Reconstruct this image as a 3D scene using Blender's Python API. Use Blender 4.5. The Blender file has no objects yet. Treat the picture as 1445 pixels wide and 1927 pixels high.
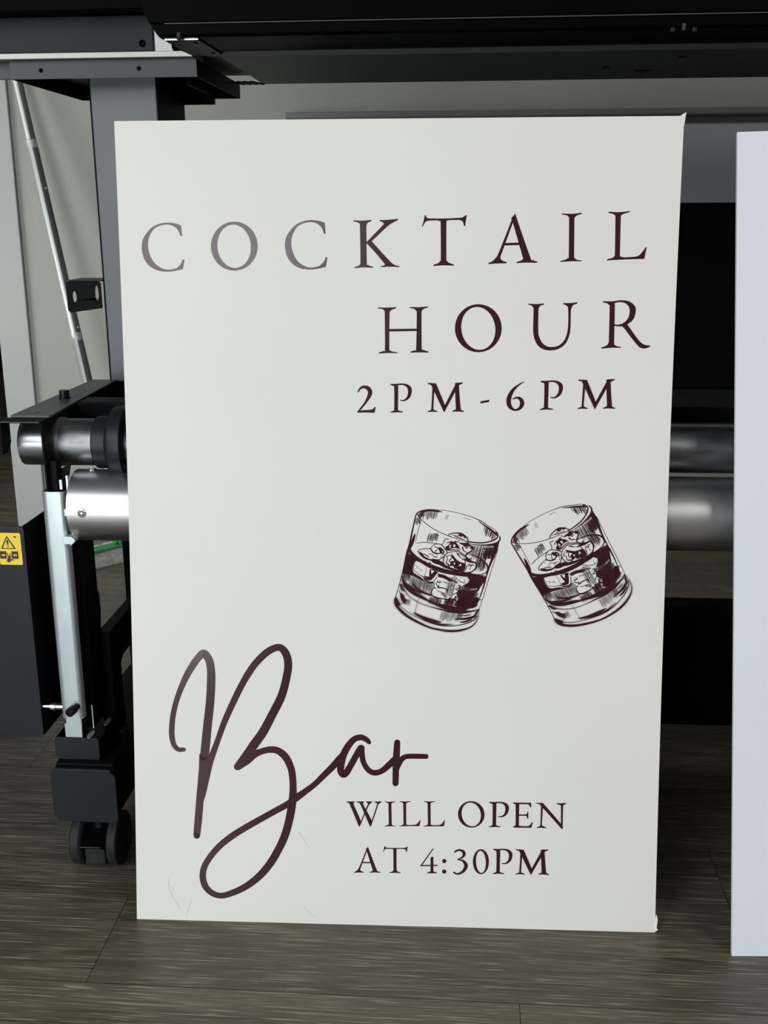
import bpy, bmesh, math, random
from math import sin, cos, pi, radians
from mathutils import Vector, Matrix
from mathutils.geometry import tessellate_polygon

random.seed(7)
sc = bpy.context.scene
COL = sc.collection

# ------------------------------------------------------------------ helpers
def tag(o, label=None, cat=None, group=None, kind=None):
    if label: o['label'] = label
    if cat: o['category'] = cat
    if group: o['group'] = group
    if kind: o['kind'] = kind
    return o

def empty(name, loc=(0, 0, 0)):
    o = bpy.data.objects.new(name, None)
    o.empty_display_size = .05
    o.location = loc
    COL.objects.link(o)
    return o

def obj(name, bm, mat, parent=None, bevel=0.0, smooth=False, seg=2):
    me = bpy.data.meshes.new(name)
    bmesh.ops.recalc_face_normals(bm, faces=bm.faces[:])
    bm.to_mesh(me); bm.free()
    o = bpy.data.objects.new(name, me)
    for m in (mat if isinstance(mat, (list, tuple)) else [mat]):
        me.materials.append(m)
    COL.objects.link(o)
    if parent:
        o.parent = parent
        o.matrix_parent_inverse = Matrix.Translation(parent.location).inverted() if parent.type == 'EMPTY' else Matrix.Identity(4)
    if bevel:
        b = o.modifiers.new('bevel', 'BEVEL'); b.width = bevel; b.segments = seg
        b.limit_method = 'ANGLE'; b.angle_limit = radians(40)
    if smooth:
        for p in me.polygons: p.use_smooth = True
        if hasattr(me, 'set_sharp_from_angle'): me.set_sharp_from_angle(angle=radians(38))
    return o

def box(bm, x0, x1, y0, y1, z0, z1, mi=0):
    vs = [bm.verts.new((x, y, z)) for x in (x0, x1) for y in (y0, y1) for z in (z0, z1)]
    for f in ((0, 1, 3, 2), (4, 6, 7, 5), (0, 4, 5, 1), (2, 3, 7, 6), (0, 2, 6, 4), (1, 5, 7, 3)):
        bm.faces.new([vs[i] for i in f]).material_index = mi
    return vs

def B(*a):
    bm = bmesh.new(); box(bm, *a); return bm

def cyl(bm, c, axis, r, l0, l1, n=40, r1=None, cap=True):
    """cylinder around a point c along 'x','y' or 'z' or a vector, from l0 to l1"""
    ax = {'x': Vector((1, 0, 0)), 'y': Vector((0, 1, 0)), 'z': Vector((0, 0, 1))}.get(axis, None) if isinstance(axis, str) else Vector(axis).normalized()
    up = Vector((0, 0, 1)) if abs(ax.z) < .9 else Vector((0, 1, 0))
    a = ax.cross(up).normalized(); b = ax.cross(a)
    c = Vector(c); rings = []
    for l, rr in ((l0, r), (l1, r if r1 is None else r1)):
        rings.append([bm.verts.new(c + ax*l + (a*cos(2*pi*i/n) + b*sin(2*pi*i/n))*rr) for i in range(n)])
    for i in range(n):
        j = (i+1) % n
        bm.faces.new((rings[0][i], rings[0][j], rings[1][j], rings[1][i]))
    if cap:
        bm.faces.new(rings[0][::-1]); bm.faces.new(rings[1])

def lathe(bm, c, axis, prof, n=40):
    """closed-ended revolve: prof = [(along, radius)...]"""
    ax = {'x': Vector((1, 0, 0)), 'y': Vector((0, 1, 0)), 'z': Vector((0, 0, 1))}[axis] if isinstance(axis, str) else Vector(axis).normalized()
    up = Vector((0, 0, 1)) if abs(ax.z) < .9 else Vector((0, 1, 0))
    a = ax.cross(up).normalized(); b = ax.cross(a); c = Vector(c)
    rings = [[bm.verts.new(c + ax*l + (a*cos(2*pi*i/n) + b*sin(2*pi*i/n))*r) for i in range(n)] for l, r in prof]
    for k in range(len(rings)-1):
        for i in range(n):
            j = (i+1) % n
            bm.faces.new((rings[k][i], rings[k][j], rings[k+1][j], rings[k+1][i]))
    bm.faces.new(rings[0][::-1]); bm.faces.new(rings[-1])

def prism(bm, pts, plane, d0, d1, holes=()):
    """extrude a 2D outline (with holes). plane 'yz' extrudes along x, 'xz' along y, 'xy' along z"""
    def P(p, d):
        return {'yz': (d, p[0], p[1]), 'xz': (p[0], d, p[1]), 'xy': (p[0], p[1], d)}[plane]
    loops = [list(pts)] + [list(h) for h in holes]
    flat = [p for l in loops for p in l]
    tris = tessellate_polygon([[Vector((p[0], p[1], 0)) for p in l] for l in loops])
    A = [bm.verts.new(P(p, d0)) for p in flat]; Bv = [bm.verts.new(P(p, d1)) for p in flat]
    for t in tris:
        try:
            bm.faces.new([A[i] for i in t]); bm.faces.new([Bv[i] for i in reversed(t)])
        except ValueError: pass
    k = 0
    for l in loops:
        n = len(l)
        for i in range(n):
            j = (i+1) % n
            bm.faces.new((A[k+i], A[k+j], Bv[k+j], Bv[k+i]))
        k += n

def rrect(x0, x1, y0, y1, r, n=5, corners='1111'):
    """rounded rectangle outline; corners = bl, br, tr, tl"""
    out = []
    for (cx, cy, a, on) in ((x0+r, y0+r, pi, corners[0]), (x1-r, y0+r, 1.5*pi, corners[1]), (x1-r, y1-r, 0, corners[2]), (x0+r, y1-r, .5*pi, corners[3])):
        if on == '1':
            out += [(cx+r*cos(a+.5*pi*i/n), cy+r*sin(a+.5*pi*i/n)) for i in range(n+1)]
        else:
            out.append((cx + r*(1 if a in (1.5*pi, 0) else -1), cy + r*(1 if a in (0, .5*pi) else -1)))
    return out

def oval(cx, cy, rx, ry, n=20):
    return [(cx+rx*cos(2*pi*i/n), cy+ry*sin(2*pi*i/n)) for i in range(n)]

# ------------------------------------------------------------------ materials
def srgb(r, g, b):
    f = lambda c: (c/12.92 if c <= .04045 else ((c+.055)/1.055)**2.4)
    return (f(r/255), f(g/255), f(b/255), 1)

def mat(name, col, rough=.5, metal=0.0, spec=.5, noise=None, bump=None, rvar=None, coat=0.0, stretch=(1, 1, 1)):
    """noise=(scale, amount): tone variation; bump=(scale, strength); rvar=(scale, amount): roughness variation"""
    m = bpy.data.materials.new(name); m.use_nodes = True
    nt = m.node_tree; b = nt.nodes['Principled BSDF']; L = nt.links.new
    b.inputs['Base Color'].default_value = col
    b.inputs['Roughness'].default_value = rough
    b.inputs['Metallic'].default_value = metal
    b.inputs['Specular IOR Level'].default_value = spec
    if coat: b.inputs['Coat Weight'].default_value = coat; b.inputs['Coat Roughness'].default_value = .15
    tc = nt.nodes.new('ShaderNodeTexCoord'); mp = nt.nodes.new('ShaderNodeMapping'); mp.inputs['Scale'].default_value = stretch
    L(tc.outputs['Object'], mp.inputs['Vector'])
    def nz(scale, detail=5):
        n = nt.nodes.new('ShaderNodeTexNoise'); n.inputs['Scale'].default_value = scale; n.inputs['Detail'].default_value = detail
        L(mp.outputs['Vector'], n.inputs['Vector']); return n
    if noise:
        n = nz(noise[0]); r = nt.nodes.new('ShaderNodeMapRange')
        r.inputs['From Min'].default_value = .3; r.inputs['From Max'].default_value = .7
        r.inputs['To Min'].default_value = 1-noise[1]; r.inputs['To Max'].default_value = 1+noise[1]
        L(n.outputs['Fac'], r.inputs['Value'])
        mx = nt.nodes.new('ShaderNodeVectorMath'); mx.operation = 'SCALE'; mx.inputs[0].default_value = col[:3]
        L(r.outputs['Result'], mx.inputs['Scale']); L(mx.outputs['Vector'], b.inputs['Base Color'])
    if rvar:
        n = nz(rvar[0]); r = nt.nodes.new('ShaderNodeMapRange')
        r.inputs['From Min'].default_value = .3; r.inputs['From Max'].default_value = .7
        r.inputs['To Min'].default_value = max(.02, rough-rvar[1]); r.inputs['To Max'].default_value = rough+rvar[1]
        L(n.outputs['Fac'], r.inputs['Value']); L(r.outputs['Result'], b.inputs['Roughness'])
    if bump:
        n = nz(bump[0], 4); bp = nt.nodes.new('ShaderNodeBump'); bp.inputs['Strength'].default_value = bump[1]; bp.inputs['Distance'].default_value = .001
        L(n.outputs['Fac'], bp.inputs['Height']); L(bp.outputs['Normal'], b.inputs['Normal'])
    return m

M = {}
M['paper'] = mat('warm_white_paper', (.665, .67, .638, 1), .55, spec=.35, noise=(6, .012), bump=(900, .02))
M['paper_cool'] = mat('cool_white_paper', (.64, .675, .755, 1), .6, spec=.3, noise=(6, .012), bump=(900, .02))
M['foam'] = mat('white_foam_edge', (.72, .72, .70, 1), .7, noise=(300, .04))
M['ink'] = mat('maroon_ink', (.036, .009, .0115, 1), .17, spec=.5)
M['scuff'] = mat('grey_scuff', (.52, .52, .49, 1), .6)
M['grey_paint'] = mat('grey_powder_coat', (.050, .056, .062, 1), .45, spec=.32, noise=(14, .08), bump=(700, .06))
M['column_paint'] = mat('blue_grey_powder_coat', (.088, .104, .112, 1), .4, noise=(9, .10), bump=(700, .06))
M['panel_paint'] = mat('dark_slate_powder_coat', (.026, .030, .034, 1), .5, spec=.12, noise=(14, .08), bump=(700, .06))
M['dark_paint'] = mat('charcoal_powder_coat', (.0125, .0150, .0185, 1), .42, spec=.25, noise=(12, .08), bump=(700, .05))
M['black_paint'] = mat('black_powder_coat', (.0045, .0048, .0055, 1), .46, spec=.05, noise=(12, .1), bump=(700, .05))
M['gloss_black'] = mat('gloss_black_plastic', (.0018, .0018, .002, 1), .4, spec=.015)
M['under'] = mat('dark_underside_plate', (.045, .049, .052, 1), .5, noise=(5, .08))
M['galv'] = mat('galvanised_steel', (.22, .232, .242, 1), .38, 1.0, noise=(60, .35), rvar=(45, .14), stretch=(.35, 1, 1))
M['alu'] = mat('brushed_aluminium', (.58, .58, .585, 1), .36, 1.0, noise=(3, .02), stretch=(1, 30, 30))
M['zinc'] = mat('zinc_plated_steel', (.50, .58, .60, 1), .36, .65, noise=(60, .06), rvar=(50, .10), stretch=(1, 1, .25))
M['bright'] = mat('bare_bright_steel', (.46, .46, .44, 1), .5, .4, noise=(40, .05))
M['screw'] = mat('polished_steel_screw', (.6, .6, .6, 1), .25, 1.0)
M['black_metal'] = mat('blackened_steel', (.02, .02, .02, 1), .3, .6)
M['rubber'] = mat('dark_grey_rubber', (.017, .019, .0205, 1), .65, spec=.25, noise=(120, .35), bump=(250, .2))
M['yellow'] = mat('yellow_label', (.80, .58, .035, 1), .4, noise=(40, .06))
M['label_black'] = mat('black_label_print', (.016, .011, .004, 1), .45)
M['wall'] = mat('pale_grey_wall_paint', (.345, .35, .32, 1), .8, spec=.2, noise=(2.5, .03), bump=(180, .08))
M['wall_end'] = mat('light_grey_wall_paint', (.40, .42, .41, 1), .8, spec=.2, noise=(2.5, .03), bump=(180, .08))
M['shadow_wall'] = mat('shade_dark_wall', (.010, .009, .0075, 1), .8, spec=.1, noise=(3, .15))  # darkness of the passage put into the wall colour
M['cab'] = mat('blue_grey_laminate', (.62, .66, .73, 1), .5, noise=(4, .03))
M['cab_top'] = mat('grey_laminate_top', (.20, .198, .195, 1), .5, noise=(4, .03))
M['cab_black'] = mat('navy_black_panel', (.0016, .0020, .0032, 1), .5, spec=.1)
M['green'] = mat('green_plastic', (.022, .30, .03, 1), .35)
M['green_cloth'] = mat('green_edging', (.05, .24, .10, 1), .8, noise=(200, .3))
M['mop'] = mat('off_white_microfibre', (.47, .48, .42, 1), .95, spec=.1, noise=(90, .22), bump=(160, 1.0))
M['pole_dark'] = mat('painted_pole_shade', (.085, .095, .09, 1), .6)  # shaded side of the round pole as a dark colour
M['mop_alu'] = mat('satin_aluminium_tube', (.42, .44, .435, 1), .5, .5, noise=(20, .03))

# ------------------------------------------------------------------ camera
cam = bpy.data.cameras.new('camera')
co = bpy.data.objects.new('camera', cam); COL.objects.link(co)
R_ = Vector((0.9971236, 0.0756369, -0.0048569)); D_ = Vector((0.0155909, -0.2674027, -0.9634587)); F_ = Vector((-0.0741718, 0.9606117, -0.2678128))
co.matrix_world = Matrix(((R_.x, -D_.x, -F_.x, 0), (R_.y, -D_.y, -F_.y, 0), (R_.z, -D_.z, -F_.z, .8056), (0, 0, 0, 1)))
cam.sensor_fit = 'HORIZONTAL'; cam.sensor_width = 36.0; cam.lens = 2011.72/1445*36
cam.clip_start = .02
sc.camera = co
ART = {
'cocktail': '''S -4688,15868 -4706,16096 -4740,16112 -4862,16145 -5009,16158 -5180,16135 -5353,16058 -5485,15928 -5567,15794 -5598,15650 -5586,15507 -5540,15362 -5434,15226 -5279,15139 -5088,15106 -4895,15117 -4693,15158 -4658,15348 -4670,15372 -4696,15364 -4728,15290 -4785,15224 -4863,15175 -5022,15151 -5171,15184 -5304,15275 -5394,15403 -5444,15555 -5456,15691 -5434,15814 -5378,15936 -5290,16037 -5160,16094 -5011,16114 -4885,16085 -4794,16015 -4750,15933 -4727,15864
O -3022,15647 -3030,15565 -3050,15485 -3083,15409 -3127,15339 -3181,15276 -3244,15222 -3314,15179 -3390,15148 -3470,15129 -3551,15122 -3633,15129 -3712,15149 -3786,15181 -3855,15224 -3916,15278 -3967,15341 -4008,15412 -4037,15488 -4054,15569 -4058,15651 -4050,15733 -4028,15813 -3995,15889 -3951,15959 -3896,16021 -3833,16074 -3763,16116 -3687,16147 -3608,16166 -3527,16172 -3446,16165 -3368,16146 -3294,16114 -3226,16071 -3165,16018 -3114,15955 -3073,15885 -3044,15809 -3026,15729 -3175,15683 -3173,15611 -3180,15539 -3197,15470 -3221,15405 -3254,15346 -3294,15294 -3340,15252 -3392,15218 -3447,15196 -3504,15184 -3562,15184 -3620,15196 -3676,15218 -3729,15252 -3777,15294 -3820,15346 -3855,15405 -3883,15470 -3903,15539 -3913,15611 -3915,15684 -3907,15755 -3890,15824 -3865,15889 -3832,15947 -3792,15998 -3746,16041 -3695,16073 -3640,16096 -3583,16107 -3525,16107 -3467,16095 -3412,16073 -3359,16040 -3311,15998 -3269,15947 -3233,15888 -3205,15824 -3186,15755
S -1523,15906 -1541,16134 -1574,16151 -1694,16184 -1841,16197 -2009,16173 -2180,16097 -2311,15966 -2392,15832 -2422,15688 -2411,15544 -2365,15400 -2260,15264 -2107,15176 -1918,15143 -1728,15155 -1528,15196 -1493,15385 -1505,15410 -1530,15402 -1562,15328 -1619,15262 -1696,15213 -1853,15188 -2000,15222 -2132,15313 -2220,15441 -2270,15593 -2282,15729 -2260,15852 -2205,15974 -2118,16076 -1990,16132 -1842,16152 -1717,16123 -1628,16053 -1584,15972 -1561,15902
S -916,16188 -720,16179 -524,16194 -524,16166 -604,16130 -629,16078 -633,16017 -627,15307 -606,15246 -556,15217 -484,15200 -489,15176 -694,15185 -900,15169 -896,15193 -807,15222 -774,15262 -765,15328 -775,16058 -787,16115 -837,16147 -916,16160
S -659,15694 -634,15722 -513,15843 -271,16088 -258,16121 -291,16149 -345,16165 -345,16189 -179,16193 50,16212 54,16188 -42,16140 -158,16068 -346,15899 -517,15742 -304,15510 -95,15293 -11,15236 90,15211 81,15191 -116,15199 -321,15192 -321,15212 -241,15228 -229,15253 -275,15310 -471,15535 -630,15698
S 573,16051 605,16146 634,16288 659,16281 678,16242 726,16221 1037,16215 1374,16228 1458,16242 1501,16270 1534,16288 1541,16259 1521,16142 1515,16053 1489,16054 1459,16143 1403,16178 1294,16182 1158,16179 1115,16162 1104,16119 1111,15405 1123,15322 1175,15279 1282,15239 1275,15217 1046,15225 825,15211 829,15236 935,15276 979,15326 990,15405 980,16109 968,16152 928,16173 781,16174 690,16164 642,16132 591,16047
S 2590,16325 2606,16254 2927,15399 2979,15334 3083,15298 3079,15273 2845,15277 2637,15267 2636,15292 2727,15321 2770,15353 2762,15410 2539,16123 2515,16237 2554,16268
S 2546,16138 2501,16216 2509,16173 2248,15498 2177,15376 2105,15308 2028,15273 2028,15247 2223,15261 2421,15264 2424,15289 2324,15326 2287,15369 2293,15426 2363,15626
S 2332,15694 2712,15703 2728,15650 2319,15641
S 3588,16309 3801,16301 4014,16321 4015,16297 3911,16265 3865,16223 3859,16177 3874,15450 3883,15385 3928,15339 4041,15320 4038,15303 3812,15303 3583,15290 3582,15311 3684,15339 3745,15379 3758,15432 3744,16178 3731,16231 3687,16267 3588,16288
S 4584,16340 4811,16331 5034,16351 5031,16327 4921,16299 4857,16261 4848,16219 4857,15464 4867,15411 4918,15386 5063,15389 5226,15406 5314,15470 5403,15594 5424,15597 5383,15349 4993,15339 4583,15319 4586,15344 4701,15376 4743,15418 4748,15482 4733,16209 4720,16261 4668,16297 4585,16311''',
'hour': '''S -382,14326 -185,14322 17,14330 17,14305 -84,14270 -119,14223 -127,14180 -131,13445 -113,13393 -51,13363 54,13350 45,13328 -161,13332 -369,13319 -364,13345 -258,13380 -228,13432 -233,14180 -241,14245 -285,14288 -377,14301
S 318,14334 536,14330 715,14347 715,14321 624,14291 581,14244 577,14192 585,13467 603,13411 665,13385 739,13368 735,13342 542,13346 331,13341 336,13363 428,13398 463,13446 472,14180 458,14244 414,14291 318,14313
S -153,13857 495,13865 496,13813 -153,13801
O 2340,13874 2335,13792 2318,13713 2288,13637 2247,13567 2196,13505 2136,13452 2067,13409 1993,13377 1915,13358 1834,13351 1754,13358 1675,13377 1599,13408 1530,13451 1468,13504 1414,13567 1371,13637 1339,13713 1320,13792 1313,13874 1318,13955 1336,14035 1366,14110 1407,14179 1459,14241 1520,14294 1588,14336 1662,14367 1739,14386 1819,14393 1900,14386 1978,14367 2053,14336 2122,14294 2184,14241 2237,14179 2280,14110 2312,14034 2332,13955 2193,13927 2202,13854 2201,13782 2190,13711 2171,13645 2144,13584 2108,13530 2066,13484 2017,13448 1964,13422 1908,13407 1849,13404 1790,13412 1732,13431 1676,13461 1624,13502 1577,13551 1536,13608 1502,13672 1477,13740 1460,13812 1452,13885 1453,13957 1464,14028 1483,14094 1511,14155 1547,14208 1589,14253 1637,14289 1690,14315 1747,14329 1805,14333 1864,14324 1921,14305 1977,14275 2029,14235 2076,14186 2117,14129 2150,14066 2176,13998
S 2906,14404 3096,14395 3251,14408 3252,14382 3175,14357 3142,14306 3134,14242 3139,13835 3164,13685 3246,13543 3356,13478 3486,13469 3615,13513 3720,13629 3772,13792 3788,14006 3776,14284 3753,14348 3666,14395 3665,14416 3829,14416 3974,14433 3975,14407 3886,14369 3853,14314 3838,14220 3839,13878 3814,13706 3744,13547 3617,13439 3445,13392 3271,13413 3138,13499 3061,13641 3027,13835 3026,14263 3012,14323 2976,14361 2907,14383
S 4524,14453 4781,14449 4789,14219 4798,13578 4813,13513 4870,13483 4948,13470 4944,13449 4742,13449 4518,13431 4521,13457 4632,13500 4673,13556 4680,13621 4675,14304 4660,14368 4615,14406 4525,14428
S 4721,14449 4922,14474 5094,14448 5213,14355 5242,14253 5214,14100 5132,13997 4997,13925 4877,13912 4777,13929 4776,13963 4876,13950 4994,13993 5081,14091 5111,14219 5090,14325 5023,14402 4923,14432 4816,14423 4740,14402
S 4919,13933 5060,13972 5272,13685 5384,13561 5472,13514 5580,13501 5577,13471 5475,13436 5388,13445 5313,13496 5142,13698 4998,13878''',
'hours': '''R -827,12475,26 -776,12551,47 -699,12585,64 -605,12556,90 -558,12476,98 -580,12382,85 -648,12259,55 -734,12144,43 -828,12029,34
S -850,12011 -837,12046 -734,12067 -541,12081 -486,12106 -460,12141 -430,12136 -460,12009 -648,12016
S -102,12655 64,12655 69,12537 66,12113 83,12062 173,12041 168,12019 36,12023 -105,12014 -101,12035 -41,12061 -20,12112 -21,12558 -34,12604 -102,12629
S 26,12655 162,12664 277,12643 354,12580 371,12495 342,12376 270,12300 185,12270 112,12283 116,12304 185,12300 257,12359 286,12461 273,12558 213,12613 141,12630 34,12617
S 829,12602 876,12572 854,12136 867,12081 940,12052 936,12031 825,12039 723,12030 727,12051 786,12077 807,12123
S 727,12678 897,12669 922,12632 1109,12192 1131,12095 1089,12031 834,12560 799,12627 727,12652
S 1076,12061 1098,12031 1377,12574 1376,12666 1342,12649 1092,12150
S 1333,12679 1502,12692 1498,12667 1435,12633 1419,12582 1458,12138 1475,12083 1531,12058 1527,12037 1399,12045 1272,12040 1276,12061 1339,12087 1352,12134 1326,12582
S 1905,12275 2095,12310 2083,12259 1889,12224
R 2852,12708,17 2744,12644,34 2620,12535,68 2542,12395,94 2519,12269,102 2555,12155,85 2662,12083,43 2771,12126,68 2819,12227,94 2784,12320,77 2699,12358,43 2607,12324,21
S 3215,12729 3388,12729 3393,12611 3390,12185 3408,12134 3501,12113 3497,12091 3359,12095 3212,12086 3216,12107 3279,12133 3301,12185 3300,12632 3286,12678 3215,12704
S 3348,12729 3490,12738 3610,12717 3690,12654 3708,12569 3678,12450 3602,12373 3514,12343 3438,12356 3442,12377 3514,12373 3589,12433 3619,12535 3606,12632 3543,12687 3468,12704 3357,12691
S 4151,12684 4199,12654 4176,12217 4190,12162 4264,12132 4259,12111 4147,12119 4043,12110 4047,12132 4108,12157 4129,12204
S 4047,12759 4220,12751 4246,12713 4435,12273 4458,12176 4415,12112 4156,12641 4121,12709 4047,12734
S 4402,12141 4424,12112 4707,12655 4706,12748 4672,12731 4418,12231
S 4663,12761 4835,12774 4831,12748 4767,12715 4750,12664 4790,12219 4808,12164 4864,12139 4860,12118 4730,12126 4601,12121 4605,12142 4669,12168 4682,12215 4655,12664''',
'open': '''S -1106,2971 -909,2975 -909,2956 -940,2932 -917,2863 -768,2508 -798,2368 -825,2410 -1015,2872 -1061,2937 -1106,2952
S -871,2976 -690,2980 -690,2961 -712,2937 -697,2879 -507,2514 -541,2373 -567,2415 -765,2877 -815,2942 -871,2957
S -810,2391 -783,2383 -625,2783 -557,2917 -501,2961 -501,2984 -644,2981 -644,2961 -599,2931 -644,2814
S -552,2396 -525,2389 -387,2812 -349,2921 -285,2965 -285,2988 -440,2985 -440,2962 -383,2936 -410,2842
S -213,2989 -86,2985 40,2997 40,2982 -21,2964 -48,2939 -52,2912 -43,2482 -38,2444 -11,2416 56,2406 54,2395 -80,2395 -216,2387 -216,2400 -156,2417 -120,2440 -112,2472 -121,2912 -128,2943 -154,2964 -213,2977
S 136,3003 269,2998 400,3010 398,2996 333,2979 296,2956 291,2931 296,2484 302,2452 332,2437 417,2439 513,2449 564,2487 617,2561 629,2563 605,2415 376,2410 135,2398 137,2412 204,2431 229,2457 232,2495 223,2925 216,2957 185,2978 136,2986
S 705,3015 838,3010 969,3022 967,3007 902,2991 865,2968 860,2943 865,2493 871,2461 901,2446 986,2448 1081,2458 1133,2496 1185,2570 1198,2573 1174,2424 945,2418 705,2406 706,2421 774,2440 798,2466 801,2504 792,2937 785,2969 755,2990 706,2998
O 2113,2724 2111,2675 2100,2626 2082,2580 2058,2538 2027,2500 1991,2467 1950,2441 1906,2422 1859,2410 1811,2406 1762,2410 1715,2422 1670,2441 1628,2467 1591,2499 1559,2537 1533,2580 1514,2626 1503,2674 1498,2724 1502,2774 1512,2822 1530,2868 1555,2910 1586,2948 1622,2980 1663,3006 1707,3025 1754,3036 1802,3040 1850,3036 1897,3025 1941,3006 1983,2980 2020,2948 2052,2910 2078,2868 2097,2822 2109,2774 2026,2756 2031,2712 2030,2668 2024,2625 2012,2585 1996,2547 1975,2515 1949,2487 1920,2465 1888,2449 1855,2440 1819,2438 1784,2443 1749,2455 1716,2473 1685,2498 1656,2528 1632,2562 1612,2601 1597,2643 1586,2686 1582,2731 1582,2775 1589,2818 1600,2858 1617,2895 1638,2928 1664,2955 1693,2977 1724,2993 1758,3001 1793,3003 1828,2999 1863,2987 1896,2969 1927,2944 1955,2914 1980,2880 2000,2841 2015,2800
S 2221,3030 2381,3030 2385,2918 2382,2517 2399,2469 2485,2449 2481,2429 2354,2433 2218,2424 2222,2444 2280,2469 2300,2517 2299,2938 2287,2982 2221,3006
S 2344,3030 2474,3038 2585,3018 2658,2959 2675,2879 2647,2767 2578,2694 2496,2666 2427,2678 2431,2698 2496,2694 2565,2750 2593,2847 2581,2938 2523,2990 2454,3006 2352,2994
S 2772,3030 2917,3025 2911,2936 2910,2531 2918,2477 2926,2427 2776,2431 2780,2455 2821,2479 2835,2529 2829,2942 2821,2984 2772,3006
S 2869,3028 3156,3030 3171,3034 3191,2927 3169,2918 3142,2968 3104,2990 2869,2989
S 2884,2747 3060,2750 3096,2778 3103,2817 3122,2817 3125,2648 3102,2647 3090,2693 3056,2716 2885,2712
S 2888,2476 3082,2469 3157,2494 3208,2568 3230,2565 3199,2433 2889,2430
S 3414,2966 3456,2921 3440,2543 3456,2485 3542,2448 3539,2433 3419,2438 3326,2432 3329,2451 3389,2476 3406,2530
S 3305,3033 3454,3032 3887,2533 3919,2426 3897,2425 3418,2955 3358,3000 3305,3018
S 3893,2425 3919,2426 3921,2938 3931,2985 3986,3021 3986,3044 3875,3034 3774,3035 3775,3016 3849,2987 3873,2937 3881,2475''',
'at': '''S -594,1899 -584,1857 -392,1347 -361,1308 -299,1286 -301,1271 -441,1274 -566,1268 -566,1283 -511,1300 -486,1319 -491,1353 -624,1779 -638,1847 -615,1866
S -620,1788 -647,1834 -642,1809 -798,1406 -841,1333 -884,1292 -929,1271 -929,1256 -813,1264 -695,1266 -693,1281 -752,1303 -775,1328 -771,1363 -729,1482
S -748,1523 -521,1528 -511,1496 -756,1491
S -246,1778 -227,1836 -210,1922 -194,1917 -183,1894 -155,1881 32,1878 233,1885 283,1894 309,1911 329,1921 333,1904 321,1833 317,1779 302,1779 284,1833 251,1855 185,1858 104,1856 78,1845 72,1819 76,1386 83,1336 114,1309 178,1285 174,1272 37,1277 -95,1268 -93,1284 -29,1308 -3,1338 3,1386 -3,1813 -10,1839 -34,1852 -122,1852 -176,1846 -205,1827 -235,1775
F 927,1881,25 655,1472,28
S 627,1482 1039,1499 1028,1466 627,1453
S 868,1669 935,1692 938,1373 952,1327 1019,1314 1016,1292 790,1286 790,1305 857,1328 871,1372
P 1239,1591 1236,1575 1229,1561 1219,1549 1205,1542 1190,1539 1174,1541 1161,1548 1150,1559 1143,1573 1140,1589 1142,1604 1149,1619 1160,1630 1174,1638 1189,1641 1204,1638 1218,1632 1229,1621 1236,1607
P 1241,1341 1238,1325 1232,1311 1221,1299 1207,1292 1192,1289 1177,1291 1163,1298 1152,1309 1145,1323 1142,1339 1144,1354 1151,1369 1162,1380 1176,1388 1191,1390 1206,1388 1220,1381 1231,1371 1238,1357
R 1416,1794,21 1468,1843,42 1545,1862,46 1623,1832,67 1651,1767,71 1613,1694,46 1502,1637,18
R 1495,1630,18 1600,1618,42 1675,1554,78 1696,1475,85 1648,1373,71 1561,1305,50 1473,1292,39 1406,1330,39
O 2228,1600 2227,1553 2220,1507 2210,1463 2195,1423 2176,1386 2155,1355 2130,1330 2103,1311 2075,1300 2046,1295 2017,1298 1988,1309 1961,1326 1936,1350 1913,1380 1894,1415 1878,1455 1867,1499 1860,1544 1857,1591 1859,1638 1865,1684 1876,1728 1890,1768 1909,1805 1931,1836 1955,1861 1982,1880 2010,1891 2039,1896 2068,1893 2097,1882 2124,1865 2149,1841 2171,1811 2191,1775 2206,1736 2218,1692 2225,1647 2158,1601 2159,1559 2157,1519 2153,1480 2146,1443 2136,1411 2124,1383 2110,1360 2094,1342 2077,1331 2059,1327 2041,1329 2023,1337 2005,1351 1988,1372 1973,1398 1959,1429 1947,1464 1938,1501 1931,1542 1927,1583 1926,1625 1928,1665 1932,1704 1940,1741 1949,1773 1961,1801 1976,1824 1991,1841 2008,1852 2026,1857 2044,1855 2063,1847 2080,1832 2097,1812 2113,1786 2126,1755 2138,1720 2147,1682 2154,1642
S 2326,1910 2482,1910 2486,1799 2483,1400 2499,1352 2584,1332 2580,1312 2455,1316 2323,1307 2327,1328 2383,1352 2403,1400 2402,1818 2390,1862 2326,1886
S 2446,1910 2574,1918 2682,1899 2754,1839 2771,1760 2743,1648 2675,1576 2595,1548 2527,1560 2531,1580 2595,1576 2663,1632 2691,1728 2678,1819 2622,1871 2554,1886 2454,1874
S 2956,1843 3000,1816 2979,1409 2992,1358 3061,1330 3057,1311 2952,1318 2855,1310 2858,1330 2915,1354 2935,1397
S 2858,1914 3020,1906 3044,1871 3221,1461 3242,1371 3202,1311 2960,1804 2927,1866 2859,1890
S 3190,1339 3210,1311 3476,1817 3475,1903 3443,1887 3205,1422
S 3434,1915 3595,1927 3591,1903 3531,1872 3516,1825 3553,1411 3569,1360 3622,1336 3618,1316 3497,1324 3376,1320 3380,1339 3440,1363 3452,1407 3427,1824''',
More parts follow.
